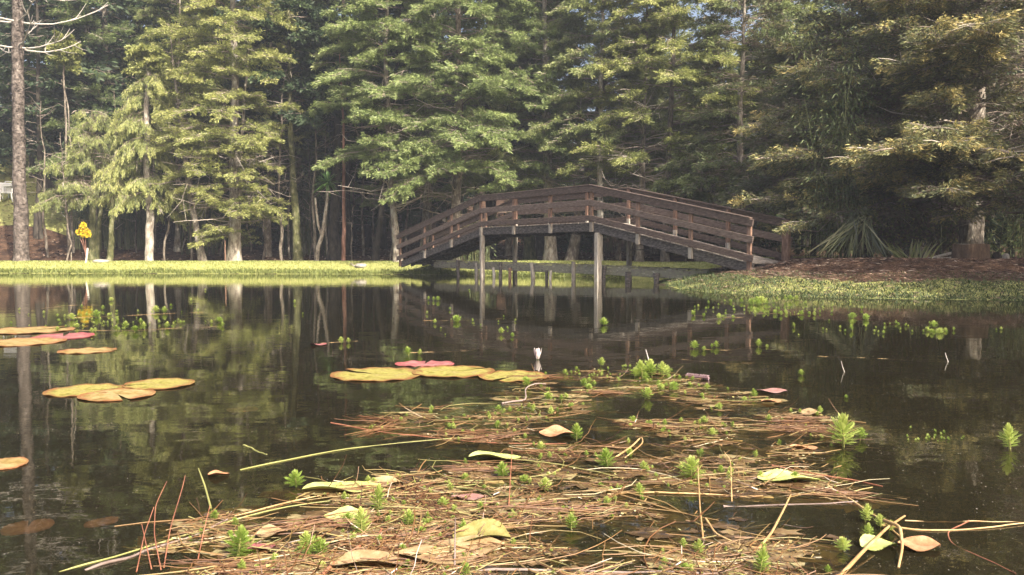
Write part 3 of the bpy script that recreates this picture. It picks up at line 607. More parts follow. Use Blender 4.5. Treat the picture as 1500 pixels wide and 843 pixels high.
for i, (px, D, lab, rd) in enumerate([(1232, 19.0, 'low dark bush right beside the end post of the bridge', .5), (1375, 18.3, 'dark bush left of the huge cypress trunk behind the pale logs', .9), (1090, 22.5, 'olive bush behind the lower right ramp of the bridge', .9), (1300, 19.5, 'shaded bush behind the drooping strap leaved plant', 1.0)]):
    p_ = atD(px, 380, D); shrub('understory_shrub', lab, (p_[0], p_[1], float(ground_z(p_[:1], p_[1:2])[0])), 90+i, rd, 1.5, 3000, 'leaf_sunlit_gold', .09, tint=(.1,.8))

# ------------------------------------------------------------------ footbridge
A0 = np.array([-3.80, 27.2]); A1 = np.array([4.98, 16.3])          # near railing, left end -> right end
AX = (A1-A0)/9; au = AX/np.linalg.norm(AX); wn = np.array([-au[1], au[0]])   # wn: across, away from the camera
BW = 1.22
def deckz(i): return 1.5-1.02*max(0, (3-i)/3)-1.0*max(0, (i-6)/3)
def bp_(i, w, dz):
    p = A0+AX*i+wn*w; return np.array([p[0], p[1], deckz(i)+dz])
M['rail_paint'] = noise_mat('rail_paint', [(.28,(.045,.032,.028)),(.5,(.105,.075,.063)),(.66,(.17,.13,.11)),(.8,(.26,.22,.19))], 3, bump=.25, stretch=(3,3,14), bdist=.006, rough=.75)
M['post_paint'] = noise_mat('post_paint', [(.3,(.10,.06,.045)),(.5,(.20,.12,.085)),(.72,(.32,.22,.16))], 5, bump=.25, stretch=(6,6,1.5), bdist=.006, rough=.75)
M['wood_dark'] = noise_mat('wood_dark', [(.3,(.03,.026,.023)),(.5,(.10,.085,.078)),(.68,(.20,.18,.16)),(.8,(.30,.28,.25))], 3.5, bump=.5, stretch=(3,3,10), bdist=.01)
M['wood_grey'] = noise_mat('wood_grey', [(.3,(.17,.14,.11)),(.5,(.38,.335,.28)),(.7,(.55,.50,.43))], 4, bump=.5, stretch=(8,8,1.2), bdist=.008)
M['wood_moss'] = noise_mat('wood_moss', [(.3,(.08,.07,.055)),(.47,(.24,.215,.17)),(.6,(.24,.235,.15)),(.75,(.50,.46,.40))], 5, bump=.8, stretch=(2,2,5), bdist=.015)
M['wood_pale'] = noise_mat('wood_pale', [(.3,(.35,.30,.26)),(.6,(.60,.55,.50)),(.8,(.72,.68,.62))], 5, bump=.3, stretch=(6,6,1.5))
M['deck'] = noise_mat('deck', [(.3,(.15,.12,.10)),(.5,(.32,.28,.24)),(.7,(.46,.42,.37))], 2.5, bump=.4, stretch=(4,4,4), bdist=.008)
bridge = thing('footbridge', 'arched brown wooden footbridge with plank railings crossing the pond', 'footbridge', (*A0, 0))
bl = np.array([*A0, 0.])
spans = [(0, 3), (3, 6), (6, 9)]
side3 = np.array([wn[0], wn[1], 0])
def bb(mb_, name, mat, bev=.006): o = mb_.build(name, M[mat], None, loc=bl); o.parent = bridge; o.location = (0, 0, 0); b = o.modifiers.new('bevel', 'BEVEL'); b.width = bev; b.segments = 1; return o
for sidei, (w0, sg) in enumerate([(0, -1), (BW, 1)]):
    # fascia beams
    m = MB()
    for k, (a, b) in enumerate(spans):
        e0 = .35 if a == 0 else -.0; e1 = .30 if b == 9 else .0
        m.beam(bp_(a-e0*0, w0, -.125), bp_(b, w0, -.125), .07+.002*k, .21, side3)
    bb(m, 'side_beam', 'wood_dark')
    # rails, one board each
    for (z0, z1) in [(.03, .17), (.41, .56), (.755, .905)]:
        m = MB()
        for k, (a, b) in enumerate(spans):
            p = bp_(a, w0+sg*.115, (z0+z1)/2); q = bp_(b, w0+sg*.115, (z0+z1)/2)
            p = p+(p-q)*(.03 if a == 0 else 0); q = q+(q-p)*(.015 if b == 9 else 0)
            m.beam(p, q, .036+.003*k, z1-z0, side3)
        bb(m, 'rail', 'rail_paint')
    m = MB()
    for k, (a, b) in enumerate(spans):
        m.beam(bp_(a, w0+sg*.085, .925), bp_(b, w0+sg*.085, .925), .115+.003*k, .032, side3)
    bb(m, 'handrail', 'rail_paint')
    for i in range(10):
        m = MB(); base = bp_(i, w0+sg*.067, 0); big = .16 if i == 9 and sidei == 1 else .095
        if i == 9: base = bp_(8.97, w0+sg*.067, 0)
        lo = -.22 if sidei == 0 else -.1
        if i in (0, 9): lo = -.2
        m.beam(base+[0, 0, lo+.22 if i not in (0, 9) else lo], base+[0, 0, .905], big*.62, big, side3)
        o = bb(m, 'post', 'post_paint')
        if i not in (0, 9):
            m = MB(); m.beam(base+[0, 0, lo-.03], base+[0, 0, lo+.22], big*.62+.006, big+.006, side3)
            o2 = bb(m, 'post_foot', 'wood_grey'); o2.parent = o; o2['label'] = 'bare grey lower end of the railing post'
# deck: boards across, each a little uneven
m = MB(); r = np.random.default_rng(3); n = 96
for k in range(n):
    i0 = 9*k/n; i1 = 9*(k+1)/n; g = .006/1.55; za = r.uniform(-.004, .004)
    a = bp_(i0+g, BW/2, -.012+za); b = bp_(i1-g, BW/2, -.012+za); ex = r.uniform(-.015, .02)
    m.beam(a, b, BW-.075+ex, .028, side3, tint=r.random())
bb(m, 'deck', 'deck', .003)
m = MB()
for w0 in (.38, .84): 
    for (a, b) in spans: m.beam(bp_(a, w0, -.115), bp_(b, w0, -.115), .06, .17, side3)
for i in np.arange(.5, 9, 1.0): m.beam(bp_(i, .045, -.26), bp_(i, BW-.045, -.26), .07, .08)
bb(m, 'joists', 'wood_dark')
for (i, w0, wd) in [(3.0, -.02, .125), (6.12, -.02, .15), (3.0, BW+.02, .12), (6.05, BW+.02, .12)]:
    p = bp_(i, w0, -.235); m = MB(); tt = np.array([p[0]+.0, p[1], -.9]); 
    m.beam(tt, p, wd, wd*.9, side3); o = bb(m, 'support_post', 'wood_grey', .012)
m = MB(); m.beam(bp_(2.5, BW, 0)*[1,1,0]+[0,0,.62], bp_(3.0, BW, 0)*[1,1,0]+[0,0,.62], .05, .05); bb(m, 'brace', 'rail_paint')
m = MB(); m.beam(bp_(6.05, BW, 0)*[1,1,0]+[0,0,.80], bp_(7.0, BW, 0)*[1,1,0]+[0,0,.82], .03, .03); bb(m, 'brace', 'wood_dark')

# ------------------------------------------------------------------ old low boardwalk under the bridge
bw = thing('old_boardwalk', 'low decayed mossy boardwalk on crooked stakes beneath the footbridge', 'boardwalk', (*A0, 0))
def wpt(i, w, z): p = A0+AX*i+wn*w; return np.array([p[0], p[1], z])
def wz(i): return .48-.018*i-.006*max(0, i-5)**1.6
r = np.random.default_rng(9)
def bwb(mb_, name, mat, bev=.01): o = mb_.build(name, M[mat], None, loc=bl); o.parent = bw; b = o.modifiers.new('bevel', 'BEVEL'); b.width = bev; b.segments = 1; return o
cuts = [1.0, 2.45, 4.55, 6.6, 8.25]
for a, b in zip(cuts[:-1], cuts[1:]):
    m = MB(); N = 7; ii = np.linspace(a, b, N)
    for k in range(N-1):
        m.beam(wpt(ii[k], .33+.01*math.sin(9*ii[k]), wz(ii[k])-.10), wpt(ii[k+1], .33+.01*math.sin(9*ii[k+1]), wz(ii[k+1])-.10), .10+.004*(k % 2), .19+.012*(k % 2), side3)
    bwb(m, 'mossy_beam', 'wood_moss')
m = MB()
for k in range(64):
    i = 1.0+7.2*k/64; 
    if r.random() < .07: continue
    m.beam(wpt(i, .28+r.uniform(-.03, .03), wz(i)+.02+r.uniform(-.01, .012)), wpt(i, .86+r.uniform(-.05, .05), wz(i)+.02+r.uniform(-.012, .012)), .13, .032)
bwb(m, 'planks', 'wood_moss', .004)
m = MB(); m.beam(wpt(1.0, .78, wz(1)-.09), wpt(8.2, .78, wz(8.2)-.09), .09, .15, side3); bwb(m, 'back_beam', 'wood_dark')
for (px, top, wd, matn, lx) in [(672, .52, .09, 'wood_dark', 0), (695, .44, .10, 'wood_grey', .02), (721, .30, .08, 'wood_pale', .05), (733, .46, .10, 'wood_dark', 0), (747, .30, .09, 'post_paint', 0),
        (777, .46, .11, 'wood_grey', .09), (800, .25, .08, 'wood_dark', 0), (808.5, .25, .07, 'wood_pale', -.06), (840, .50, .105, 'wood_grey', .0), (888, .38, .10, 'wood_dark', -.07), (919, .26, .15, 'wood_dark', 0), (963, .24, .13, 'wood_dark', 0)]:
    best = min(np.linspace(1, 9, 400), key=lambda i: abs(750+F*(wpt(i, .24, 0)[0])/(wpt(i, .24, 0)[1])-px))
    p = wpt(best, .24, 0); m = MB(); K = 6; t = np.linspace(0, 1, K)
    P = np.stack([p[0]+lx*np.sin(t*2.6)*1.0+np.cumsum(r.normal(0, .006, K)), np.full(K, p[1]), -.8+(.8+top)*t], 1)
    m.tubes(P, wd*.55*(1+r.normal(0, .07, K)), 7); o = m.build('stake', M[matn], None, loc=bl, smooth=False); o.parent = bw; o.location = (0, 0, 0)
for o in bw.children: o.location = (0, 0, 0)

# ------------------------------------------------------------------ small things on the banks
def gz(x, y): return float(ground_z(np.array([x]), np.array([y]))[0])
# stump
def stump():
    px, D = 1422, 14.7; p = atD(px, 380, D); z0 = gz(p[0], p[1])-.03; r = np.random.default_rng(4)
    root = thing('sawn_stump', 'broad dark sawn tree stump on the brown litter at right', 'stump', (p[0], p[1], z0), rz=.25)
    n = 28; th = np.arange(n)*2*np.pi/n; sq = (np.abs(np.cos(th))**4+np.abs(np.sin(th))**4)**(-1/4.)
    rad = .285*sq*(1+r.normal(0, .007, n)); rows = []
    for h, s in [(0, 1.10), (.06, 1.02), (.18, 1.0), (.315, .985), (.325, .96)]: rows.append(np.stack([rad*s*np.cos(th), .85*rad*s*np.sin(th), np.full(n, h)+(.006*np.sin(3*th) if h > .3 else 0)], 1))
    Vv = np.concatenate(rows); k = np.arange(n); fs_ = np.concatenate([np.stack([k+j*n, (k+1) % n+j*n, (k+1) % n+(j+1)*n, k+(j+1)*n], 1) for j in range(4)])
    m = MB(); m.add(Vv, fs_); m.build('bark', noise_mat('stump_bark', [(.3,(.05,.03,.02)),(.55,(.13,.085,.055)),(.75,(.22,.15,.10))], 9, bump=.6, stretch=(1,1,.5)), root, smooth=True)
    m = MB(); top = rows[-1]; m.add(np.vstack([top, [[0, 0, .326]]]), np.stack([k, (k+1) % n, np.full(n, n)], 1)); m.build('cut_face', M['wood_grey'], root)
stump()
def chunk(name, label, cat, px, D, hw, hd, hh, matn, seed, rz=0, sink=.02, zoff=0):
    r = np.random.default_rng(seed); p = atD(px, 380, D); z = gz(p[0], p[1])-sink+zoff
    m = MB(); nu, nv = 14, 8; u = np.linspace(0, 2*np.pi, nu, endpoint=False); v = np.linspace(-.5*np.pi, .5*np.pi, nv)
    U, Vv = np.meshgrid(u, v); rr = 1+r.normal(0, .07, U.shape); rr[0] = rr[0].mean(); rr[-1] = rr[-1].mean()
    P = np.stack([hw*rr*np.cos(U)*np.cos(Vv)**.7, hd*rr*np.sin(U)*np.cos(Vv)**.7, hh*(rr*np.sin(Vv)+.6)], -1).reshape(-1, 3)
    i = np.arange(nu)[None]+nu*np.arange(nv-1)[:, None]; j = (np.arange(nu)+1)[None] % nu+nu*np.arange(nv-1)[:, None]
    m.add(P, np.stack([i, j, j+nu, i+nu], -1).reshape(-1, 4)); o = m.build(name, M[matn], smooth=True); o.location = (p[0], p[1], z); o.rotation_euler.z = rz
    return tag(o, label, cat)
M['stone'] = noise_mat('stone', [(.3,(.18,.16,.14)),(.6,(.36,.33,.29)),(.75,(.48,.45,.40))], 9, bump=.7)
chunk('rock', 'flat pale grey rock lying on the sunlit grass bank left of the bridge', 'rock', 528, 28.6, .22, .16, .10, 'stone', 1)
m = MB(); q = atD(520, 389, 28.7); q[2] = gz(q[0], q[1]); m.tubes(np.array([q+[-.02, 0, .0], q+[-.10, 0, .07], q+[-.17, .02, .12]]), np.array([.03, .02, .012]), 5)
tag(m.build('dead_stick', M['bark_pale']), 'short dead stick poking up beside the flat rock on the grass', 'stick')
chunk('rock', 'low grey mound of stone at the foot of the mossy trunks on the left bank', 'rock', 148, 30.3, .30, .2, .085, 'stone', 2)
chunk('wood_block', 'small pale broken stump standing right of the broad sawn stump', 'stump', 1473, 15.9, .07, .07, .10, 'wood_pale', 3)
chunk('wood_block', 'dark rotten stump piece between the sawn stump and the pale broken one', 'stump', 1460, 16.1, .10, .08, .12, 'bark_dark', 5)
for (pa, pb, rad_, lab) in [((1357, 378), (1394, 366), .028, 'upper pale cut pole lying against the left side of the stump'), ((1372, 377), (1399, 373), .035, 'lower pale cut pole lying at the left foot of the stump')]:
    a = atD(*pa, 15.5); b = atD(*pb, 15.9); a[2] = gz(a[0], a[1])+.02; b[2] = gz(b[0], b[1])+(.17 if rad_ < .03 else .06)
    m = MB(); m.tubes(np.linspace(a, b, 5), np.full(5, rad_), 8); tag(m.build('cut_pole', M['wood_pale'], smooth=True), lab, 'pole')
# stakes
def stake(px, D, h, rad_, matn, lab, lean=0.0, name='wooden_stake'):
    p = atD(px, 380, D); z = gz(p[0], p[1])-.05; m = MB(); K = 6; t = np.linspace(0, 1, K)
    m.tubes(np.stack([lean*t, 0*t, (h+.05)*t], 1), rad_*(1.05-.1*t), 8); o = m.build(name, M[matn]); o.location = (p[0], p[1], z); return tag(o, lab, 'stake')
stake(125.5, 30.2, .56, .035, 'wood_pale', 'short pale stake leaning beside the yellow flowered shrub', .09)
stake(330, 30.4, .85, .028, 'post_paint', 'thin reddish stake at the foot of the largest yellow green tree', .0)
stake(104, 30.6, .40, .022, 'bark_grey', 'low thin grey stake in the grass left of the yellow flowered shrub', .02)
stake(1377, 16.8, 1.9, .016, 'culm', 'thin upright cane behind the pale cut poles left of the cypress trunk', .02)
# yellow flowering shrub
def yellow_shrub():
    p = atD(124, 382, 30.2); z = gz(p[0], p[1]); root = thing('flowering_shrub', 'small shrub with a ball of bright yellow flowers on a forked bare stem', 'shrub', (p[0], p[1], z)); r = np.random.default_rng(12)
    m = MB(); t = np.linspace(0, 1, 6)
    for dx, h in [(-.08, 1.05), (-.16, 1.25), (.02, 1.15), (-.22, 1.1)]: m.tubes(np.stack([.06+(dx-.06)*np.clip(t*1.4-.4, 0, 1), .03*t, h*t], 1), .020*(1.2-.8*t), 5)
    m.build('stem', M['bark_red'], root)
    n = 700; d = r.normal(0, 1, (n, 3)); d /= np.linalg.norm(d, axis=1, keepdims=True); lobes = np.array([[-.10,0,1.32],[.10,.03,1.20],[-.22,0,1.16],[.0,-.05,1.42],[-.05,0,1.1],[.17,0,1.08]])
    lobes = lobes*[.85, 1, 1]; c = lobes[r.integers(0, 6, n)]+d*.085*r.random((n, 1))**.4; wv = np.cross(d, r.normal(0, 1, (n, 3))); wv /= np.linalg.norm(wv, axis=1, keepdims=True)
    m = MB(); m.leaves(c, d*.07, wv*.03, r.random(n)); m.build('flowers', tint_mat('yellow_petals', [(0,(.60,.40,.01)),(1,(.80,.66,.04))], .3), root)
yellow_shrub()
# dracaena with a rosette of strap leaves on a thin stem
def dracaena():
    D = 31.0; p = atD(466, 384, D); z = gz(p[0], p[1])-.05; root = thing('dracaena', 'round rosette of green strap leaves on top of a thin crooked stem', 'plant', (p[0], p[1], z)); r = np.random.default_rng(13)
    def L(px, py): q = atD(px, py, D); return q-np.array([p[0], p[1], z])
    m = MB(); m.tubes(np.array([L(464,386), L(466,362), L(472,345), L(475,325), L(479,295), L(480,272)]), np.linspace(.085, .06, 6), 8)
    m.tubes(np.array([L(472,347), L(466,330), L(463,305), L(462,290)]), np.linspace(.055, .04, 4), 7); m.build('stem', M['bark_pale'], root, smooth=True)
    c = L(480, 268); n = 90; m = MB()
    for k in range(n):
        a = r.uniform(0, 6.28); e = r.uniform(-.75, 1.5); l = r.uniform(.5, .78); t = np.linspace(0, 1, 6); d = np.array([np.cos(a)*np.cos(e), np.sin(a)*np.cos(e), np.sin(e)])
        q = c+np.outer(t*l, d); q[:, 2] -= .28*t**2*l; sdv = np.cross(d, [0, 0, 1.]); sdv /= np.linalg.norm(sdv)+1e-6; w_ = .030*np.sin(np.pi*(.12+.88*t))**.6; w_[-1] = .002
        Vv = np.concatenate([q-sdv*w_[:, None], q+sdv*w_[:, None]]); i = np.arange(5); m.add(Vv, np.stack([i, i+1, i+7, i+6], 1), r.random())
    m.build('leaves', tint_mat('strap_green', [(0,(.06,.14,.03)),(1,(.16,.30,.07))], .3), root)
dracaena()
# drooping strap-leaved plant at the right end of the bridge
def strap_plant(name, label, top, base_px, D, n, seed, matl, up=False):
    r = np.random.default_rng(seed); bpnt = atD((base_px[0]+base_px[1])/2, 384, D); z = gz(bpnt[0], bpnt[1]); root = thing(name, label, 'plant', (bpnt[0], bpnt[1], z))
    c = atD(*top, D+.15)-np.array([bpnt[0], bpnt[1], z]); m = MB(); hgt = c[2]
    for k in range(n):
        s = c+r.normal(0, [.12, .15, .06]); ex = (r.uniform(base_px[0], base_px[1])-750)/F*D-bpnt[0]; e = np.array([ex, r.uniform(-.55, .35), r.uniform(-.02, .10)]); t = np.linspace(0, 1, 9)[:, None]
        if up: s, e = np.array([s[0]*.3+ex*.7, e[1]*.6, -.02]), np.array([ex*2.2+s[0]*.5, s[1], hgt*r.uniform(.7, 1.2)])
        q = s+(e-s)*t; q[:, 2] += (.10 if not up else .10)*np.sin(t[:, 0]*np.pi)*hgt*r.uniform(.3, 1.1)
        w_ = r.uniform(.007, .016)*np.sin(np.pi*(.18+.82*np.linspace(0, 1, 9)))**.55; w_[-1] = .002
        d = q[-1]-q[0]; sdv = np.cross(d, [0, -.8, .6]); sdv = sdv/np.linalg.norm(sdv)+r.normal(0, .25, 3)
        fold = np.array([0, .010, .0]); Vv = np.concatenate([q-sdv*w_[:, None], q+fold, q+sdv*w_[:, None]]); i = np.arange(8)
        m.add(Vv, np.concatenate([np.stack([i, i+1, i+10, i+9], 1), np.stack([i+9, i+10, i+19, i+18], 1)]), r.random())
    m.build('leaves', matl, root)
    m = MB(); m.tubes(np.array([[c[0]*.9+.05, .12, -.05], [c[0]*.97, .13, hgt*.5], [c[0], .15, hgt*.98]]) if not up else np.array([[0, 0, -.05], [0, .02, .1], [.02, .02, .2]]), np.array([.07, .06, .05]), 8); m.build('stem', M['bark_dark'], root, smooth=True)
strapm = tint_mat('strap_leaf', [(0,(.07,.08,.03)),(.5,(.15,.17,.065)),(.85,(.27,.28,.12)),(1,(.38,.32,.17))], .3, gloss=.1, rough=.45)
strap_plant('strap_leaf_plant', 'large clump of long grey green strap leaves drooping to the ground beside the bridge end', (1262, 322), (1176, 1302), 15.6, 84, 14, strapm)
strap_plant('strap_leaf_plant', 'smaller clump of pale yellowish strap stalks left of the cut poles', (1345, 355), (1305, 1350), 15.7, 34, 15, tint_mat('strap_pale', [(0,(.16,.2,.07)),(.6,(.34,.36,.14)),(1,(.55,.52,.35))], .3), up=True)
# white plastic garden chair and table in the clearing
wp = noise_mat('white_plastic', [(.3,(.72,.72,.73)),(.7,(.82,.82,.83))], 3, bump=0, rough=.45)
def garden_set():
    D = 40.0; p = atD(9, 300, D); z = gz(p[0], p[1]); root = thing('garden_chair', 'white plastic garden chair in the wood behind the leftmost trunk', 'chair', (p[0], p[1], z), rz=R(35))
    m = MB(); m.box((0,0,.42), (1,0,0), (0,1,0), (0,0,1), .25, .24, .018); m.build('seat', wp, root, bevel=.01)
    m = MB()
    for k in range(5): m.box((-.2+.1*k, .27, .68), (1,0,0), (0,1,0), (0,-.0,1), .046, .012, .25)
    m.box((0,.27,.92), (1,0,0), (0,1,0), (0,0,1), .26, .016, .045); m.build('backrest', wp, root)
    for sx in (-1, 1):
        m = MB(); m.tubes(np.array([[sx*.26,-.22,.64],[sx*.27,0,.66],[sx*.26,.26,.66]]), np.full(3, .022), 6); m.tubes(np.array([[sx*.26,-.22,.42],[sx*.26,-.22,.64]]), np.full(2, .02), 6); m.build('armrest', wp, root)
        for sy in (-1, 1): m = MB(); m.tubes(np.array([[sx*.22,sy*.2,.41],[sx*.27,sy*.25,-.02]]), np.array([.03,.022]), 6); m.build('leg', wp, root)
    p = atD(21, 296, 40.4); z = gz(p[0], p[1]); t_ = thing('garden_table', 'white plastic garden table beside the white chair behind the leftmost trunk', 'table', (p[0], p[1], z), rz=R(10))
    m = MB(); m.box((0,0,.72), (1,0,0), (0,1,0), (0,0,1), .46, .40, .02); m.box((0,0,.66), (1,0,0), (0,1,0), (0,0,1), .42, .36, .035); m.build('tabletop', wp, t_, bevel=.012)
    for sx in (-1, 1):
        for sy in (-1, 1): m = MB(); m.tubes(np.array([[sx*.36,sy*.3,.64],[sx*.40,sy*.34,-.02]]), np.array([.035,.025]), 6); m.build('leg', wp, t_)
    p = atD(19.5, 296, 41.3); z = gz(p[0], p[1]); c_ = thing('garden_chair', 'second white chair tucked behind the white table, backrest slats showing', 'chair', (p[0], p[1], z), rz=R(-8))
    for ch in list(root.children): c2 = ch.copy(); COL.objects.link(c2); c2.parent = c_
garden_set()
# ------------------------------------------------------------------ bank grass and litter
grassm = tint_mat('grass', [(0,(.15,.18,.04)),(.35,(.28,.32,.08)),(.7,(.42,.44,.14)),(1,(.55,.52,.24))], .35, nscale=.6, namp=.15)
def scatter_land(n, x0, x1, y0, y1, smin, smax, r):
    out = []
    while sum(map(len, out)) < n:
        x = r.uniform(x0, x1, n*3); y = r.uniform(y0, y1, n*3); s = sdist(x, y); k = (s > smin) & (s < smax); out.append(np.stack([x[k], y[k]], 1))
    return np.concatenate(out)[:n]
def blades(pts, r, h, wd, flat=.6):
    z = ground_z(pts[:, 0], pts[:, 1])-.005; n = len(pts); a = r.uniform(0, 6.28, n); hh = h*r.uniform(.5, 1.4, n)
    P = np.column_stack([pts, z]); D = np.column_stack([np.cos(a)*flat, np.sin(a)*flat, np.ones(n)])*hh[:, None]
    W = np.column_stack([-np.sin(a), np.cos(a), 0*a])*(wd*r.uniform(.6, 1.4, n))[:, None]; return P, D, W
r = np.random.default_rng(21); m = MB()
pts = scatter_land(52000, -21, 3.4, 23, 31.3, .0, 4.0, r); m.leaves(*blades(pts, r, .06, .008), r.uniform(0, 1, len(pts)))
pts = scatter_land(11000, -21, 3.4, 23, 30.5, -.13, .30, r); m.leaves(*blades(pts, r, .11, .012), r.uniform(-.3, .4, len(pts)))
pts = scatter_land(16000, 3.2, 8.5, 19, 30, .1, 6, r); m.leaves(*blades(pts, r, .05, .008), r.uniform(.2, 1, len(pts)))
tag(m.build('bank_grass', grassm), 'short yellow green grass covering the sunlit far bank', 'grass', kind='stuff')
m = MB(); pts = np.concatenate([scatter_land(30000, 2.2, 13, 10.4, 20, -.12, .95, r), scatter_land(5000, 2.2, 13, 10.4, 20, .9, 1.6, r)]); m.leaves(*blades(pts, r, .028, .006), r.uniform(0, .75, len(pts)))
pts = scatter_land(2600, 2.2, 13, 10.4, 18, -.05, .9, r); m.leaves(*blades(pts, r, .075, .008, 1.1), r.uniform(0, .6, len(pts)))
tag(m.build('bank_grass', tint_mat('grass_baked_shade', [(0,(.04,.06,.02)),(.45,(.075,.11,.03)),(.75,(.14,.15,.05)),(1,(.26,.22,.11))], .3, nscale=.7, namp=.3)), 'shade darkened low green grass and weeds on the near right bank', 'grass', kind='stuff')  # shaded version of the grass: the bank's shade is put into these colours
m = MB(); pts = np.concatenate([scatter_land(26000, 2.8, 13, 11.5, 20, 1.0, 5.5, r), scatter_land(4500, 2.8, 13, 11, 20, .05, 1.2, r)]); n = len(pts); z = ground_z(pts[:, 0], pts[:, 1])+.012; a = r.uniform(0, 6.28, n)
D_ = np.column_stack([np.cos(a), np.sin(a), r.uniform(-.05, .22, n)])*r.uniform(.04, .16, n)[:, None]; W_ = np.column_stack([-np.sin(a), np.cos(a), r.normal(0, .5, n)])*.005
m.leaves(np.column_stack([pts, z]), D_, W_, r.random(n)**1.3)
pts = scatter_land(16000, -30, 6, 31.5, 48, 3.5, 30, r); n = len(pts); z = ground_z(pts[:, 0], pts[:, 1])+.012; a = r.uniform(0, 6.28, n)
D_ = np.column_stack([np.cos(a), np.sin(a), r.uniform(-.05, .3, n)])*r.uniform(.06, .2, n)[:, None]; W_ = np.column_stack([-np.sin(a), np.cos(a), r.normal(0, .5, n)])*.03
m.leaves(np.column_stack([pts, z]), D_, W_, r.random(n)**1.5)
tag(m.build('leaf_litter', tint_mat('litter', [(0,(.06,.03,.022)),(.5,(.17,.095,.065)),(.85,(.32,.22,.16)),(1,(.5,.42,.33))], .1)), 'brown dead twigs and leaf litter on the ground under the trees', 'litter', kind='stuff')

# ------------------------------------------------------------------ lily pads
def lily_mat(name, pts, edge, rough=.6, sc=11):
    m, t, ns, L = mat_base(name); out = ns.new('ShaderNodeOutputMaterial'); b = ns.new('ShaderNodeBsdfPrincipled')
    tc = ns.new('ShaderNodeTexCoord'); n = ns.new('ShaderNodeTexNoise'); n.inputs['Scale'].default_value = sc; n.inputs['Detail'].default_value = 8; n.inputs['Roughness'].default_value = .72; L.new(tc.outputs['Object'], n.inputs[0])
    r_ = ramp(ns, pts); L.new(n.outputs[0], r_.inputs[0])
    at_ = ns.new('ShaderNodeAttribute'); at_.attribute_name = 'tint'
    n3 = ns.new('ShaderNodeTexNoise'); n3.inputs['Scale'].default_value = 14; L.new(tc.outputs['Object'], n3.inputs[0])
    ad = ns.new('ShaderNodeMath'); ad.operation = 'MULTIPLY_ADD'; ad.inputs[1].default_value = .5; L.new(n3.outputs[0], ad.inputs[0]); L.new(at_.outputs['Fac'], ad.inputs[2])
    mr = ns.new('ShaderNodeMapRange'); mr.inputs['From Min'].default_value = 1.0; mr.inputs['From Max'].default_value = 1.25; L.new(ad.outputs[0], mr.inputs[0])
    mx = ns.new('ShaderNodeMix'); mx.data_type = 'RGBA'; L.new(mr.outputs[0], mx.inputs['Factor']); L.new(r_.outputs[0], mx.inputs['A']); mx.inputs['B'].default_value = (*edge, 1)
    L.new(mx.outputs['Result'], b.inputs['Base Color']); b.inputs['Roughness'].default_value = rough; b.inputs['Specular IOR Level'].default_value = .25
    n2 = ns.new('ShaderNodeTexNoise'); n2.inputs['Scale'].default_value = 22; n2.inputs['Detail'].default_value = 4; L.new(tc.outputs['Object'], n2.inputs[0])
    bm = ns.new('ShaderNodeBump'); bm.inputs['Strength'].default_value = .5; bm.inputs['Distance'].default_value = .01; L.new(n2.outputs[0], bm.inputs['Height']); L.new(bm.outputs[0], b.inputs['Normal'])
    L.new(b.outputs[0], out.inputs[0]); return m
M['lily_yellow'] = lily_mat('lily_yellow', [(.34,(.09,.065,.015)),(.44,(.19,.165,.03)),(.50,(.29,.26,.075)),(.55,(.18,.14,.03)),(.61,(.30,.26,.10)),(.68,(.11,.055,.02))], (.17,.07,.025))
M['lily_orange'] = lily_mat('lily_orange', [(.34,(.12,.07,.02)),(.45,(.22,.15,.045)),(.55,(.31,.24,.11)),(.66,(.14,.07,.025))], (.20,.08,.03))
M['lily_red'] = lily_mat('lily_red', [(.3,(.15,.04,.04)),(.5,(.24,.09,.085)),(.7,(.32,.19,.17))], (.22,.05,.05))
M['lily_pink'] = lily_mat('lily_pink', [(.3,(.17,.07,.06)),(.5,(.26,.14,.12)),(.7,(.32,.22,.20))], (.28,.09,.07))
M['lily_green'] = lily_mat('lily_green', [(.3,(.26,.30,.07)),(.5,(.38,.41,.13)),(.7,(.50,.50,.25))], (.22,.18,.06), sc=28)
M['leaf_brown'] = lily_mat('leaf_brown', [(.3,(.20,.09,.04)),(.5,(.36,.18,.09)),(.7,(.48,.30,.18))], (.22,.10,.05), sc=30)
M['leaf_tan'] = lily_mat('leaf_tan', [(.3,(.14,.09,.04)),(.5,(.26,.18,.09)),(.7,(.38,.30,.18))], (.16,.10,.05), sc=28)
M['leaf_olive_wet'] = lily_mat('leaf_olive_wet', [(.3,(.12,.10,.03)),(.5,(.22,.19,.06)),(.7,(.34,.28,.12))], (.2,.12,.05), sc=28)
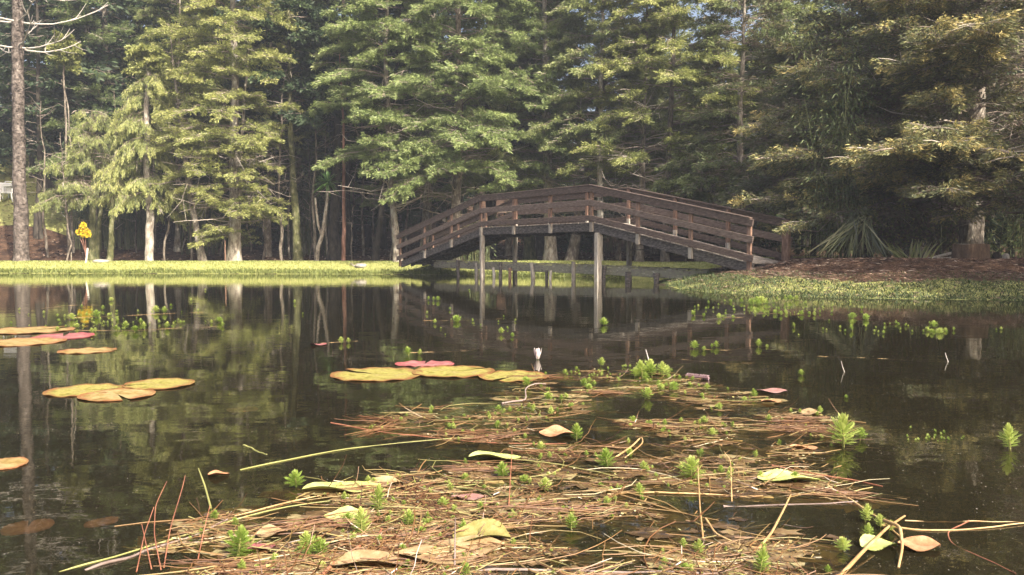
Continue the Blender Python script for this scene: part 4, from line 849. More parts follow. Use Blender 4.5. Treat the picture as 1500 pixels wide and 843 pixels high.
def lily_pad(label, px, py, wpx, matn, notch, seed, asp=1.0, z=.003, tiltx=0.0, curl=.0015, cat='lily pad', name='lily_pad', group=None):
    r = np.random.default_rng(seed); p = at(px, py); Rd = wpx/F*p[1]/2; nr, na = 10, 64
    th = notch+.10+np.linspace(0, 1, na)*(2*np.pi-.20); ph = r.uniform(0, 6.28, 4)
    rim = Rd*(1+.02*np.sin(2*th+ph[0])+.008*np.sin(5*th+ph[1])+.004*np.sin(13*th+ph[2]))
    q = np.linspace(0, 1, nr)**.8; rad = q[:, None]*rim[None]
    x = rad*np.cos(th)[None]; y = rad*np.sin(th)[None]*asp
    zz = .0006*np.cos(22*th)[None]*q[:, None]+curl*(q[:, None]**6)*(1.0+.9*np.sin(3*th+ph[3])[None])*(Rd/.2)+.0015*np.cos(th*9+ph[0])[None]*q[:, None]*(Rd/.2)+tiltx*y+.002*np.sin(x*60)*q[:, None]
    top = np.stack([x, y, zz], -1).reshape(-1, 3); bot = top.copy(); bot[:, 2] -= .0015
    i = np.arange(na-1)[None]+na*np.arange(nr-1)[:, None]; f = np.stack([i, i+1, i+1+na, i+na], -1).reshape(-1, 4)
    qf = np.repeat((q[1:]+q[:-1])/2, na-1)
    m = MB(); m.add(top, f, qf); m.add(bot, f[:, ::-1], qf); k = (nr-1)*na+np.arange(na-1); N = nr*na
    m.add(np.concatenate([top, bot]), np.stack([k, k+N, k+1+N, k+1], 1), 1.0)
    o = m.build(name, M[matn], smooth=True); o.location = (p[0], p[1], z*.6+.0012 if z > 0 else z); return tag(o, label, cat, group)
lily_pad('large yellow lily pad at the left end of the row of three in mid pond', 552, 549, 136, 'lily_yellow', 2.6, 1)
lily_pad('yellow lily pad in the middle of the mid pond row, touching the large left one', 664, 545.5, 120, 'lily_yellow', .6, 2, z=.007)
lily_pad('torn yellow lily pad ending the mid pond row, below the flower bud', 752, 552, 104, 'lily_yellow', 4.2, 3, z=.005)
lily_pad('narrow red lily pad tilted up behind the yellow row', 622, 534, 88, 'lily_red', 1.5, 4, asp=.6, z=.004, tiltx=.03)
lily_pad('orange rimmed yellow lily pad, leftmost of the three in the left group', 124, 572.5, 108, 'lily_yellow', .3, 5)
lily_pad('dull yellow lily pad lowest and nearest of the three in the left group', 172, 579.5, 106, 'lily_orange', 5.4, 6, z=.006)
lily_pad('bright yellow lily pad rightmost of the three in the left group', 233, 564, 100, 'lily_yellow', 3.4, 7, z=.008)
lily_pad('long orange brown lily pad farthest back at the left edge', 42, 484.5, 120, 'lily_orange', 1.0, 8)
lily_pad('dull red lily pad beside the orange brown ones at left', 93, 494, 82, 'lily_red', 2.0, 9, z=.008, tiltx=.03)
lily_pad('tan lily pad cut by the left edge below the dull red one', 30, 502, 118, 'lily_orange', 4.0, 10, z=.004)
lily_pad('small tan lily pad just below and right of the dull red one', 128, 514.5, 76, 'lily_orange', .2, 11)
lily_pad('orange brown lily pad cut by the left edge, nearest of all pads', 3, 682, 66, 'lily_orange', 2.9, 12, z=.006, tiltx=.05)
lily_pad('dull olive lily pad alone between the left group and the middle row', 355, 599.5, 46, 'leaf_olive_wet', 1, 13, z=-.002, asp=.8)
lily_pad('sunken dull reddish lily pad under the water near the left edge', 148, 748, 46, 'leaf_brown', 1, 14, z=-.03)
lily_pad('sunken brown lily pad deep in the lower left water', 40, 752, 70, 'leaf_brown', 2, 15, z=-.035)
# lily bud
def bud():
    p = at(787.5, 527); h = 18.5/F*p[1]; root = thing('lily_bud', 'closed white and pink water lily bud standing out of the water by the yellow pads', 'flower', (p[0], p[1], -.005)); r = np.random.default_rng(3)
    pm = tint_mat('petal', [(0,(.55,.40,.42)),(.5,(.72,.62,.60)),(1,(.78,.74,.66))], .25)
    for ring, (n, op, hh, base) in enumerate([(5, .62, 1.0, 0), (5, .38, .95, .6), (4, .15, .85, .2)]):
        for k in range(n):
            a = base+k*2*np.pi/n; t = np.linspace(0, 1, 9); out = h*.52*op*np.sin(t*1.75)**.9; w_ = h*.17*np.sin(np.pi*np.clip(t*.93+.07, 0, 1))**.75
            c = np.stack([out*np.cos(a), out*np.sin(a), t*h*hh], 1); tg = np.array([-np.sin(a), np.cos(a), 0]); o_ = np.array([np.cos(a), np.sin(a), 0])
            Vv = np.concatenate([c-tg*w_[:, None]-o_*w_[:, None]*.35, c, c+tg*w_[:, None]-o_*w_[:, None]*.35]); i = np.arange(8)
            m = MB(); m.add(Vv, np.concatenate([np.stack([i, i+1, i+10, i+9], 1), np.stack([i+9, i+10, i+19, i+18], 1)]), (.15 if ring == 0 and k % 2 else .8)*r.uniform(.7, 1.1))
            m.build('petal', pm, root, smooth=True)
    m = MB(); m.tubes(np.array([[0,0,-.12],[0,0,.0],[0,0,h*.2]]), np.array([.005,.006,h*.12]), 8); m.build('stalk', M['culm'], root, smooth=True)
bud()
# floating fallen leaves
def fallen(label, px, py, wpx, dpx, matn, seed, rz=0.0, serr=0.0, z=.006, curl=.10, name='fallen_leaf'):
    """wpx: length seen; dpx: height seen on the picture; a real leaf lying on the water"""
    r = np.random.default_rng(seed); p = at(px, py); L = wpx/F*p[1]; q0 = at(px, py-dpx/2); q1 = at(px, py+dpx/2); Wd = abs(q0[1]-q1[1])
    Wd = min(Wd, L*.8)
    n = 40; t = np.linspace(0, 1, n); w_ = Wd/2*np.sin(np.pi*t**.85)**.8*(1+.35*serr*(r.random(n)-.3)+.12*serr*(np.arange(n) % 2))*(1+.06*np.sin(t*11+seed)); mid = .06*L*np.sin(t*2.6+seed)
    rows = []
    for s in (-1, -.5, 0, .5, 1): rows.append(np.stack([(t-.5)*L, mid+s*w_, 2.2*curl*abs(s)**2*w_*(.6+.9*np.sin(t*4+seed*2+s)) + .03*L*np.sin(t*3+seed)**2 - .004*(s == 0)], 1))
    Vv = np.concatenate(rows); i = (np.arange(n-1)[None]+n*np.arange(4)[:, None]).ravel(); f = np.stack([i, i+1, i+1+n, i+n], 1)
    V2 = Vv.copy(); V2[:, 2] -= .0012; m = MB(); m.add(Vv, f, .4); m.add(V2, f[:, ::-1], .4)
    o = m.build(name, M[matn], smooth=True); o.location = (p[0], p[1], z); o.rotation_euler = (0, 0, rz); return tag(o, label, 'leaf')
fallen('long pale yellow green leaf with torn edge, left part of the weed mat', 500, 719, 112, 19, 'lily_green', 1, .30, .25)
fallen('round torn yellow green leaf piece left of the tall green tip at lower left', 505, 760, 62, 24, 'lily_green', 2, .2, .15)
fallen('green serrated leaf lying at the right of the weed mat', 1155, 704, 92, 12, 'lily_green', 3, -.05, .45)
fallen('small curled rusty brown leaf at the right edge of the weed mat', 1177, 658, 40, 12, 'leaf_brown', 4, -.2)
fallen('shiny brown leaf at lower right with a dark tip', 1346, 803, 60, 22, 'leaf_brown', 5, -.25, z=.008)
fallen('pale green torn leaf fragment under the curved stem at lower right', 1288, 803, 58, 26, 'lily_green', 6, .1, .3)
fallen('pale green leaf at the back left part of the weed mat', 725, 673, 78, 12, 'lily_green', 7, .05, .3)
fallen('thin pinkish leaf floating right of the back of the mat', 1131, 575, 44, 4, 'lily_pink', 8)
fallen('grey tan curled leaf at lower left among the weeds', 398, 784, 46, 18, 'leaf_tan', 9, .4)
fallen('salmon red leaf beside the tallest green tip at lower left', 376, 806, 54, 24, 'lily_red', 10, .35)
fallen('big brown dead leaf lying across the bottom middle of the mat', 660, 812, 165, 32, 'leaf_tan', 11, .12, .12)
fallen('big folded olive leaf touching the big brown one in the bottom middle', 705, 792, 90, 32, 'leaf_olive_wet', 12, -.35, .2, z=.012)
fallen('wide tan leaf blade at the bottom left of centre', 560, 832, 160, 26, 'leaf_tan', 13, .03, .05)
fallen('pink narrow leaf lying in the middle of the weed mat', 685, 732, 50, 8, 'lily_pink', 14, .15)
fallen('orange brown flat leaf at the back of the mat left of centre', 815, 637, 52, 12, 'leaf_brown', 15, -.05)
fallen('small orange red leaf floating alone in the left dark water', 320, 697, 30, 8, 'leaf_brown', 16, .2)
fallen('small dark red leaf floating left of the twin round green tips', 467, 506, 24, 3, 'lily_red', 17)
fallen('brown leaf lying by the reddish needles left of the big brown one', 560, 713, 60, 12, 'leaf_tan', 18, .2)
fallen('small yellow leaf tip in the bottom left weeds', 602, 818, 40, 14, 'lily_yellow', 19, .5)
fallen('rust leaf near the back right of the weed mat', 1130, 590, 30, 6, 'leaf_brown', 20, .2)
fallen('grey white leaf sliver on the right part of the mat', 1185, 607, 34, 6, 'leaf_tan', 21, -.3)
fallen('green pointed leaf scrap at the bottom left corner of the mat', 398, 834, 20, 16, 'lily_green', 22, 1.2)
# fallen pink flower spike
def spike():
    p = at(1021, 556); r = np.random.default_rng(2); L = 34/F*p[1]; n = 420; u = r.random(n); a = r.uniform(0, 6.28, n); d = np.stack([0*a, np.cos(a), np.sin(a)], 1); rr = .011*(1-.3*u)
    c = np.stack([(u-.5)*L, 0*u, 0*u], 1)+d*rr[:, None]*.5; m = MB(); dd = d*.012+np.array([.004, 0, 0]); wv = np.cross(d, [1., 0, 0])*.004; m.leaves(c, dd, wv, r.random(n)); m.tubes(np.array([[-L/2,0,0],[L/2,0,0]]), np.array([.007,.004]), 6, tint=.3)
    o = m.build('flower_spike', tint_mat('spike_pink', [(0,(.30,.18,.2)),(1,(.62,.48,.50))], .2)); o.location = (p[0], p[1], .014); o.rotation_euler = (0, .02, -.5); tag(o, 'knobbly pinkish flower spike floating at the back of the weed mat', 'flower')
spike()
chunk_l = [(1232, 529, 1237, 545, 'thin pale forked twig standing out of the water at right, taller one'), (1388, 517, 1389, 530, 'short bent pale twig standing out of the open water at far right')]
for k, (x0, y0, x1, y1, lab) in enumerate(chunk_l):
    b = at(x1, y1); h = abs(y1-y0)/F*b[1]; m = MB(); m.tubes(np.array([[0,0,-.02],[.0,0,0],[-.012,0,h*.5],[-.02,0,h]]), np.array([.0026,.0026,.0022,.002]), 5)
    o = m.build('twig', M['wood_pale']); o.location = tuple(b); tag(o, lab, 'twig')

# ------------------------------------------------------------------ weed mat: thousands of red brown needles and stems at the surface
MAT = np.array([(770,548),(860,540),(960,548),(1040,560),(1110,580),(1190,600),(1235,622),(1225,650),(1195,668),(1210,695),(1265,735),(1315,775),(1335,815),(1345,870),(150,870),(120,838),(200,806),(290,790),(250,775),(360,745),(430,722),(520,712),(600,690),(690,676),(790,668),(790,655),(690,648),(560,632),(485,622),(600,604),(720,590),(760,575)], float)
HOLES = [np.array(h, float) for h in [[(430,655),(560,640),(700,650),(780,662),(690,672),(600,688),(480,700),(400,705)], [(420,735),(480,728),(500,742),(470,775),(420,770)], [(800,705),(860,690),(880,715),(860,735),(810,735)], [(740,778),(850,758),(1060,760),(1180,772),(1160,795),(1000,805),(780,802),(740,795)], [(930,722),(1000,722),(1040,738),(960,744)], [(720,820),(860,812),(900,835),(760,843)]]]
def inpoly(P, x, y):
    c = np.zeros(x.shape, bool); n = len(P)
    for i in range(n):
        ax, ay = P[i]; bx, by = P[(i+1) % n]; c ^= ((ay > y) != (by > y)) & (x < (bx-ax)*(y-ay)/((by-ay) if by != ay else 1e-9)+ax)
    return c
def to_ground(P): return np.array([at(x, y)[:2] for x, y in P])
MATG = to_ground(MAT); HG = [to_ground(h) for h in HOLES]
def mat_points(n, r, hole_keep=.06):
    out = []; c = 0
    lo = MATG.min(0); hi = MATG.max(0)
    while c < n:
        # more of them near the camera: sample depth in proportion to what the picture shows
        y = 1/r.uniform(1/hi[1], 1/lo[1], n*2); x = r.uniform(-.55, .55, n*2)*y; k = inpoly(MATG, x, y)
        for h in HG: k &= ~(inpoly(h, x, y) & (r.random(n*2) > hole_keep))
        d = vnoise(x*1.0, y*.6, .12, 77)+.5*vnoise(x, y*.7, .05, 78); k &= d > -.01
        out.append(np.stack([x[k], y[k]], 1)); c += k.sum()
    return np.concatenate(out)[:n]
mat_m = tint_mat('weed_needles', [(0,(.07,.035,.02)),(.25,(.16,.075,.032)),(.5,(.24,.14,.055)),(.72,(.28,.21,.085)),(.88,(.25,.24,.08)),(1,(.45,.38,.25))], .15, gloss=.06, rough=.35)
r = np.random.default_rng(33); m = MB()
def strands(m, pts, r, lmin, lmax, rad, zlo, zhi, tint, curve=.35, K=7, lift=.0, az=None):
    n = len(pts); t = np.linspace(-.5, .5, K); L = r.uniform(lmin, lmax, n)*(.5+.35*pts[:, 1]/2); 
    a = (r.normal(0, .55, n)+.22*np.sin(pts[:, 0]*2.3+pts[:, 1]*1.7)-.12) if az is None else az
    a = np.where(r.random(n) < .28, r.uniform(0, 3.14, n), a)
    cv = r.normal(0, curve, n); ang = a[:, None]+cv[:, None]*t[None]*2
    dx = np.cos(ang); dy = np.sin(ang); st = (L/(K-1))[:, None]
    x = np.cumsum(dx*st, 1); y = np.cumsum(dy*st, 1); x += (pts[:, 0]-x.mean(1))[:, None]; y += (pts[:, 1]-y.mean(1))[:, None]
    x += np.cumsum(r.normal(0, .0025, (n, K)), 1); y += np.cumsum(r.normal(0, .004, (n, K)), 1); z = r.uniform(zlo, zhi, n)[:, None]+(r.normal(0, .003, (n, 1))*t[None]*4)+r.normal(0, .0012, (n, K))+lift*np.abs(r.normal(0, 1, (n, 1)))*(t[None]+.5)**2
    m.tubes(np.stack([x, y, z+0*x], -1), rad*r.uniform(.6, 1.4, n)[:, None]*(1.05-.5*np.abs(t)[None]*1.6), 4, tint=np.clip(tint, 0, 1), cap=False)
p_ = mat_points(2300, r, .02); strands(m, p_, r, .05, .20, .0008, -.006, .003, r.normal(.36, .24, 2300), curve=.6)
p_ = mat_points(2600, r, .3); strands(m, p_, r, .10, .35, .0022, -.03, -.003, r.normal(.66, .2, 2600))
p_ = mat_points(420, r); strands(m, p_, r, .20, .50, .0014, -.003, .007, r.normal(.6, .22, 420), curve=.9)
p_ = mat_points(240, r); strands(m, p_, r, .05, .14, .0012, .001, .008, r.normal(.3, .2, 240), lift=.035)
# bundles of red pine needles
for k in range(40):
    c = mat_points(1, r)[0]; nn = 14; a0 = r.normal(-.1, .45); pts = c+r.normal(0, [.03, .016], (nn, 2))
    strands(m, pts, r, .14, .26, .0013, .001, .010, r.normal(.26, .08, nn), curve=.12, az=a0+r.normal(0, .10, nn))
# small bits of broken leaf
p_ = mat_points(5200, r); n = 5200; a = r.uniform(0, 6.28, n); s_ = r.uniform(.004, .013, n)*(.6+.3*p_[:, 1]/2)
m.leaves(np.column_stack([p_, r.uniform(-.006, .007, n)]), np.column_stack([np.cos(a), np.sin(a), r.uniform(-.1, .4, n)])*s_[:, None], np.column_stack([-np.sin(a), np.cos(a), r.normal(0, .3, n)])*(s_*.35)[:, None], r.uniform(.2, 1, n))
tag(m.build('weed_mat', mat_m), 'tangled floating mat of red brown needles and dead pond weed in the foreground', 'pond weed', kind='stuff')
# soft submerged weed sheets just under the surface
r = np.random.default_rng(35); m = MB(); p_ = mat_points(2400, r, .3)
for x, y in p_:
    s = r.uniform(.02, .09)*(.6+.3*y/2); n = 13; th = np.linspace(0, 2*np.pi, n, endpoint=False); rad = s*r.uniform(.3, 1.25, n)
    zz_ = r.uniform(.0004, .0022) if r.random() < .42 else r.uniform(-.025, -.002)
    if zz_ > 0: rad *= .45
    Vv = np.column_stack([x+rad*1.6*np.cos(th), y+rad*np.sin(th), np.full(n, zz_)+r.normal(0, .0008 if zz_ > 0 else .002, n)]); k = np.arange(n)
    m.add(np.vstack([Vv, [[x, y, Vv[:, 2].mean()]]]), np.stack([k, (k+1) % n, np.full(n, n)], 1), r.uniform(.1, .9), 1 if zz_ > 0 else 0)
tag(m.build('sunken_weed', [tint_mat('sunken', [(0,(.07,.045,.018)),(.5,(.20,.13,.045)),(1,(.32,.25,.10))], 0, gloss=0, nscale=9, namp=.4), tint_mat('wet_scum', [(0,(.035,.022,.012)),(.4,(.09,.055,.025)),(.7,(.16,.105,.05)),(1,(.25,.21,.10))], 0, gloss=.12, rough=.25, nscale=40, namp=.6)]), 'amber brown weed and algae just under the water below the mat', 'pond weed', kind='stuff')

# individual long stems
def stem_obj(label, pts, rad, matn='stem_tan', name='floating_stem', z=None, cat='stem'):
    P = []
    for q in pts:
        a = at(q[0], q[1]); 
        if len(q) > 2: a = atD(q[0], q[1]-0, a[1]) + np.array([0, 0, q[2]])
        a[2] = max(a[2], rad*.6) if len(q) <= 2 else q[2]*(.7 if name == 'grass_blade' else 1); P.append(a)
    P = np.array(P); t = np.linspace(0, 1, len(P)); tt = np.linspace(0, 1, 24)
    Q = np.stack([np.interp(tt, t, P[:, j]) for j in range(3)], 1)
    if all(len(q) <= 2 for q in pts):
        rw = np.random.default_rng(len(label)*7+int(pts[0][0])); Ls = np.linalg.norm(Q[-1]-Q[0]); Q[:, :2] += np.cumsum(rw.normal(0, Ls*.006, (24, 2)), 0); Q[:, 2] += rw.normal(-.0003 if rad > .0016 else -.0014, rad*.9, 24)+(.0018*np.sin(np.linspace(0, 30, 24)) if rad < .0016 else 0)
    for _ in range(3): Q[1:-1] = .25*Q[:-2]+.5*Q[1:-1]+.25*Q[2:]
    m = MB(); m.tubes(Q, rad*(1.1-.5*tt), 7, tint=.5); o = m.build(name, M[matn], smooth=True); return tag(o, label, cat)
M['stem_tan'] = noise_mat('stem_tan', [(.3,(.24,.13,.05)),(.55,(.42,.27,.12)),(.75,(.52,.40,.22))], 12, bump=.2, rough=.5, spec=.4)
M['stem_red'] = noise_mat('stem_red', [(.3,(.16,.055,.03)),(.6,(.32,.13,.07)),(.8,(.42,.24,.15))], 12, bump=.2, rough=.5, spec=.4)
M['stem_green'] = noise_mat('stem_green', [(.3,(.16,.16,.045)),(.6,(.28,.27,.09)),(.8,(.38,.34,.17))], 8, bump=.2, rough=.5, spec=.4)
M['stem_grey'] = noise_mat('stem_grey', [(.3,(.12,.085,.07)),(.6,(.25,.19,.165)),(.8,(.36,.31,.28))], 8, bump=.2, rough=.6)
stem_obj('long thin green stem running from the bottom left corner to the mat', [(90,838),(190,808),(300,768),(420,735),(560,722),(700,705)], .0022, 'stem_green')
stem_obj('thick tan stem rising from the bottom edge at lower right', [(1225,850,.0),(1265,815,.012),(1300,785,.02),(1325,768,.02)], .0042)
stem_obj('orange curved stem bowing down from the thick tan stem at lower right', [(1295,775,.02),(1318,790,.03),(1322,812,.016),(1316,832,.0)], .0042)
stem_obj('thin golden stem stretching to the right edge of the picture', [(1290,770),(1350,776),(1420,772),(1500,762),(1560,756)], .0022)
stem_obj('second faint golden stem just above the one at the right edge', [(1325,762),(1400,764),(1470,766),(1540,764)], .0015)
stem_obj('curled thin brown stem below the golden one at the right edge', [(1420,764),(1385,778),(1390,795),(1440,818),(1490,842)], .0016, 'stem_red')
stem_obj('straight reddish stem reaching right from the mat below the brown leaf', [(1130,683),(1180,692),(1240,702),(1294,713)], .0024, 'stem_red')
stem_obj('pale grey stick lying across the mat at centre right', [(1060,742),(1130,741),(1200,738),(1248,735)], .0024, 'stem_grey')
stem_obj('long tan stem along the middle right of the mat', [(1215,715),(1250,735),(1290,760),(1330,800)], .0036)
stem_obj('long tan stem lying across the centre of the mat', [(890,725),(960,722),(1040,725),(1115,726)], .003)
stem_obj('looped tan stem in the centre of the mat', [(900,672,.002),(925,660,.012),(940,652,.03),(942,663,.03),(915,674,.006)], .003)
stem_obj('pinkish grey stem across the bottom centre edge', [(700,838),(800,836),(920,838),(1060,842)], .003, 'stem_grey')
stem_obj('bent tan stem at the lower middle of the mat', [(1035,762),(1050,785),(1080,800),(1110,808),(1150,800)], .0028)
stem_obj('pale stem curving up at the lower right of centre', [(1110,805,.0),(1130,785,.006),(1148,758,.02),(1158,742,.03)], .0032)
stem_obj('thick reddish stem slanting through the bottom left weeds', [(460,850),(500,820),(540,795),(560,780)], .0042, 'stem_red')
stem_obj('brown stem running left from the bottom centre weeds', [(330,760),(450,728),(560,705),(640,690)], .0022)
stem_obj('long thin stem drifting out across the left dark water at mid height', [(350,690),(420,672),(520,655),(640,646),(760,640)], .0022, 'stem_green')
stem_obj('grey lichened stick floating at the lower left', [(125,835),(190,815),(215,805),(280,785),(330,762)], .0034, 'stem_grey')
stem_obj('second thin brown stem drifting left from the mat', [(485,620),(560,632),(640,640),(720,648),(830,650)], .0022, 'stem_red')
stem_obj('S shaped pinkish stem rising behind the mat under the lily bud', [(735,592,.002),(752,590,.006),(772,590,.01),(768,578,.03),(785,572,.035),(800,572,.03)], .004, 'stem_grey')
stem_obj('small pale curved twig at the back of the mat near the tall green cluster', [(952,540,.0),(950,532,.02),(946,524,.05)], .004, 'wood_pale', 'twig', cat='twig')
stem_obj('thin grey stick standing up in the bottom centre of the mat', [(666,830,.0),(667,790,.05)], .0022, 'stem_grey', 'twig', cat='twig')
stem_obj('forked thin brown stick rising in the centre of the mat', [(1030,790,.0),(1025,760,.03),(1022,725,.075)], .0022, 'stem_tan', 'twig', cat='twig')
stem_obj('upright reddish stalk standing left of centre in the mat', [(745,745,.0),(750,700,.08)], .0015, 'stem_red', 'twig', cat='twig')
stem_obj('thin upright stem standing right of centre in the mat', [(1072,735,.0),(1070,700,.05),(1060,690,.06)], .0016, 'stem_tan', 'twig', cat='twig')
for k, (pts, lab) in enumerate([([(200,838,0),(212,800,.04),(226,775,.075)], 'leftmost of the red grass blades sticking up at lower left'), ([(236,835,0),(226,800,.035),(228,770,.07),(245,745,.10)], 'tall curved red blade second from left at lower left'),
        ([(240,832,0),(250,795,.05),(268,755,.10),(272,742,.115)], 'tallest leaning orange blade at lower left'), ([(222,834,0),(214,810,.03),(208,790,.05)], 'short thick red blade at the foot of the lower left tuft'), ([(290,820,0),(298,795,.03),(308,770,.07)], 'thin red blade right of the lower left tuft')]):
    stem_obj(lab, pts, .0013, 'stem_red', 'grass_blade', cat='grass blade')
stem_obj('pale green grass blade poking out of the water left of the mat', [(309,745,0),(300,722,.03),(291,706,.055)], .0028, 'stem_green', 'grass_blade', cat='grass blade')
stem_obj('short pale green blade floating in the left dark water', [(357,653),(375,660),(390,667)], .003, 'stem_green', 'grass_blade', cat='grass blade')

# ------------------------------------------------------------------ bright green feathery tips
tipm = tint_mat('tip_green', [(0,(.12,.18,.03)),(.5,(.26,.36,.06)),(1,(.50,.55,.16))], .4, gloss=.03)
_n = tipm.node_tree.nodes; _l = tipm.node_tree.links; _oi = _n.new('ShaderNodeObjectInfo'); _rp = next(n for n in _n if n.type == 'VALTORGB'); _at = next(n for n in _n if n.type == 'ATTRIBUTE')
_ma = _n.new('ShaderNodeMath'); _ma.operation = 'MULTIPLY_ADD'; _ma.inputs[1].default_value = .55; _l.new(_oi.outputs['Random'], _ma.inputs[0]); _mb = _n.new('ShaderNodeMath'); _mb.operation = 'SUBTRACT'; _mb.inputs[1].default_value = .27
_l.new(_at.outputs['Fac'], _ma.inputs[2]); _l.new(_ma.outputs[0], _mb.inputs[0]); _l.new(_mb.outputs[0], _rp.inputs[0])
def make_tip(seed, whorls=7, fine=True, bushy=1.0, h=1.0):
    """unit-height shoot: whorls of comb-like leaves up a short stem"""
    r = np.random.default_rng(seed); lf = MB()
    for wv_ in range(whorls):
        f = (wv_+.6)/whorls; z = h*(.06+.80*f**.95); L = .42*bushy*(1-.62*max(0, f-.35)/.65)*(.75+.5*min(1, f*3)); n = 6 if wv_ < whorls-1 else 5; up = .15+1.25*f**1.5
        for k in range(n):
            a = k*2*np.pi/n+wv_*.52+r.uniform(-.15, .15); d = np.array([np.cos(a)*np.cos(up), np.sin(a)*np.cos(up), np.sin(up)]); s = np.array([-np.sin(a), np.cos(a), 0]); u = np.cross(d, s); Lk = L*r.uniform(.85, 1.12)
            K = 7 if fine else 3; t = np.linspace(.12, 1, K); P = np.outer(t*Lk, d)-np.outer(t**2*Lk*.10, [0, 0, 1])+[0, 0, z]
            w_ = Lk*(.30 if fine else .42)*np.sin(np.pi*np.clip(t*.8+.15, 0, 1)); tn = .25+.5*f+.25*r.random()
            for sg in (-1, 1):
                D = (s*sg+d*.75-u*.15); D /= np.linalg.norm(D); lf.leaves(P, D*w_[:, None], np.tile(d*Lk*(.07 if fine else .2), (K, 1)), np.full(K, tn))
            lf.leaves(np.array([[0, 0, z]]), (d*Lk)[None], (s*Lk*.045)[None], np.array([tn]))
    return lf
tips = []
for sd_, wh, fine, bushy, nm in [(1, 10, True, 1.0, 'tall'), (2, 8, True, 1.45, 'wide'), (3, 7, False, 1.15, 'small'), (4, 6, False, 1.7, 'flat')]:
    lf = make_tip(sd_, wh, fine, bushy); o = lf.build('feathery_water_shoot', tipm)
    st = MB(); st.tubes(np.array([[0,0,-.5],[.02,0,0],[0,0,.5],[0,0,.93]]), np.array([.045,.05,.04,.02]), 6); st.build('stem', M['stem_green'], o, smooth=True)
    tips.append(o)
tip_used = [False]*4
def place_tip(kind, x, y, h, label, group=None, z=0, tilt=(0, 0)):
    if not tip_used[kind]:
        tip_used[kind] = True; o = tips[kind]; o.location = (x, y, z); o.scale = (h, h, h); o.rotation_euler = (tilt[0], tilt[1], random.uniform(0, 6)); tag(o, label, 'water plant', group); return o
    o = dup(tips[kind], (x, y, z), random.uniform(0, 6), (h*random.uniform(.75, 1.05), h*random.uniform(.75, 1.05), h*random.uniform(.85, 1.15)), label, None, tilt)
    o['category'] = 'water plant'
    if group: o['group'] = group
    elif 'group' in o.keys(): del o['group']
    return o
big = [(349,818,46,0,'tallest bright green feathery shoot at lower left beside the salmon leaf'),(453,813,40,0,'upright green shoot right of the salmon leaf at lower left'),(471,812,24,2,'small round shoot touching the upright one at lower left'),
    (553,750,34,0,'bushy green shoot standing right of the pale yellow green leaf'),(530,782,40,0,'feathery shoot beside the round torn leaf piece'),(434,713,22,1,'lone green shoot above the long stem at left of the mat'),
    (598,770,20,1,'wide low green shoot in the bottom left centre of the mat'),(890,684,26,1,'bright wide shoot in the centre of the mat near the looped stem'),(1012,702,32,1,'tall pale green shoot right of the looped stem'),
    (1235,655,38,1,'large spiky green shoot at the right edge of the mat'),(1260,645,20,2,'thin small shoot just right of the large spiky one'),(1480,658,34,0,'green shoot standing in open water at the right edge'),
    (845,645,24,0,'green shoot at the back left of the centre gap'),(837,776,20,2,'round shoot at the bottom centre left of the dark gap'),(1023,812,24,0,'yellow green double shoot at the bottom centre right'),(1000,803,14,2,'tiny shoot left of the double shoot at bottom centre right'),
    (1113,842,36,0,'tall shoot at the bottom edge right of centre'),(1268,765,22,2,'pale round ball like shoot above the thick tan stem'),(1290,772,18,2,'ball like shoot on the bend of the thick tan stem'),(1303,778,14,2,'smallest ball like shoot right of the stem bend'),
    (1273,788,18,2,'ball like shoot just below the stem bend'),(1235,806,20,1,'fluffy shoot left of the pale green leaf fragment'),(683,842,20,2,'round shoot at the bottom edge below the big brown leaf'),(346,770,14,2,'small round shoot above the tallest one at lower left'),
    (313,762,16,2,'small shoot by the long stem at lower left'),(797,720,22,2,'yellowish shoot hanging over the dark gap left of centre'),(737,698,22,1,'feathery shoot by the back pale green leaf'),(678,780,16,2,'small shoot left of the big folded olive leaf'),
    (945,690,16,2,'slim shoot standing between the two bright wide shoots'),(938,728,18,2,'pale shoot on the long tan centre stem'),(650,742,14,1,'low pale shoot in the left middle of the mat'),(355,838,20,0,'shoot at the very bottom under the tallest one')]
for px, py, hp, kd, lab in big:
    p = at(px, py); place_tip(kd, p[0], p[1], hp/F*p[1]*1.05, lab, tilt=(random.uniform(-.15, .15), random.uniform(-.15, .15)))
r = np.random.default_rng(44); random.seed(3)
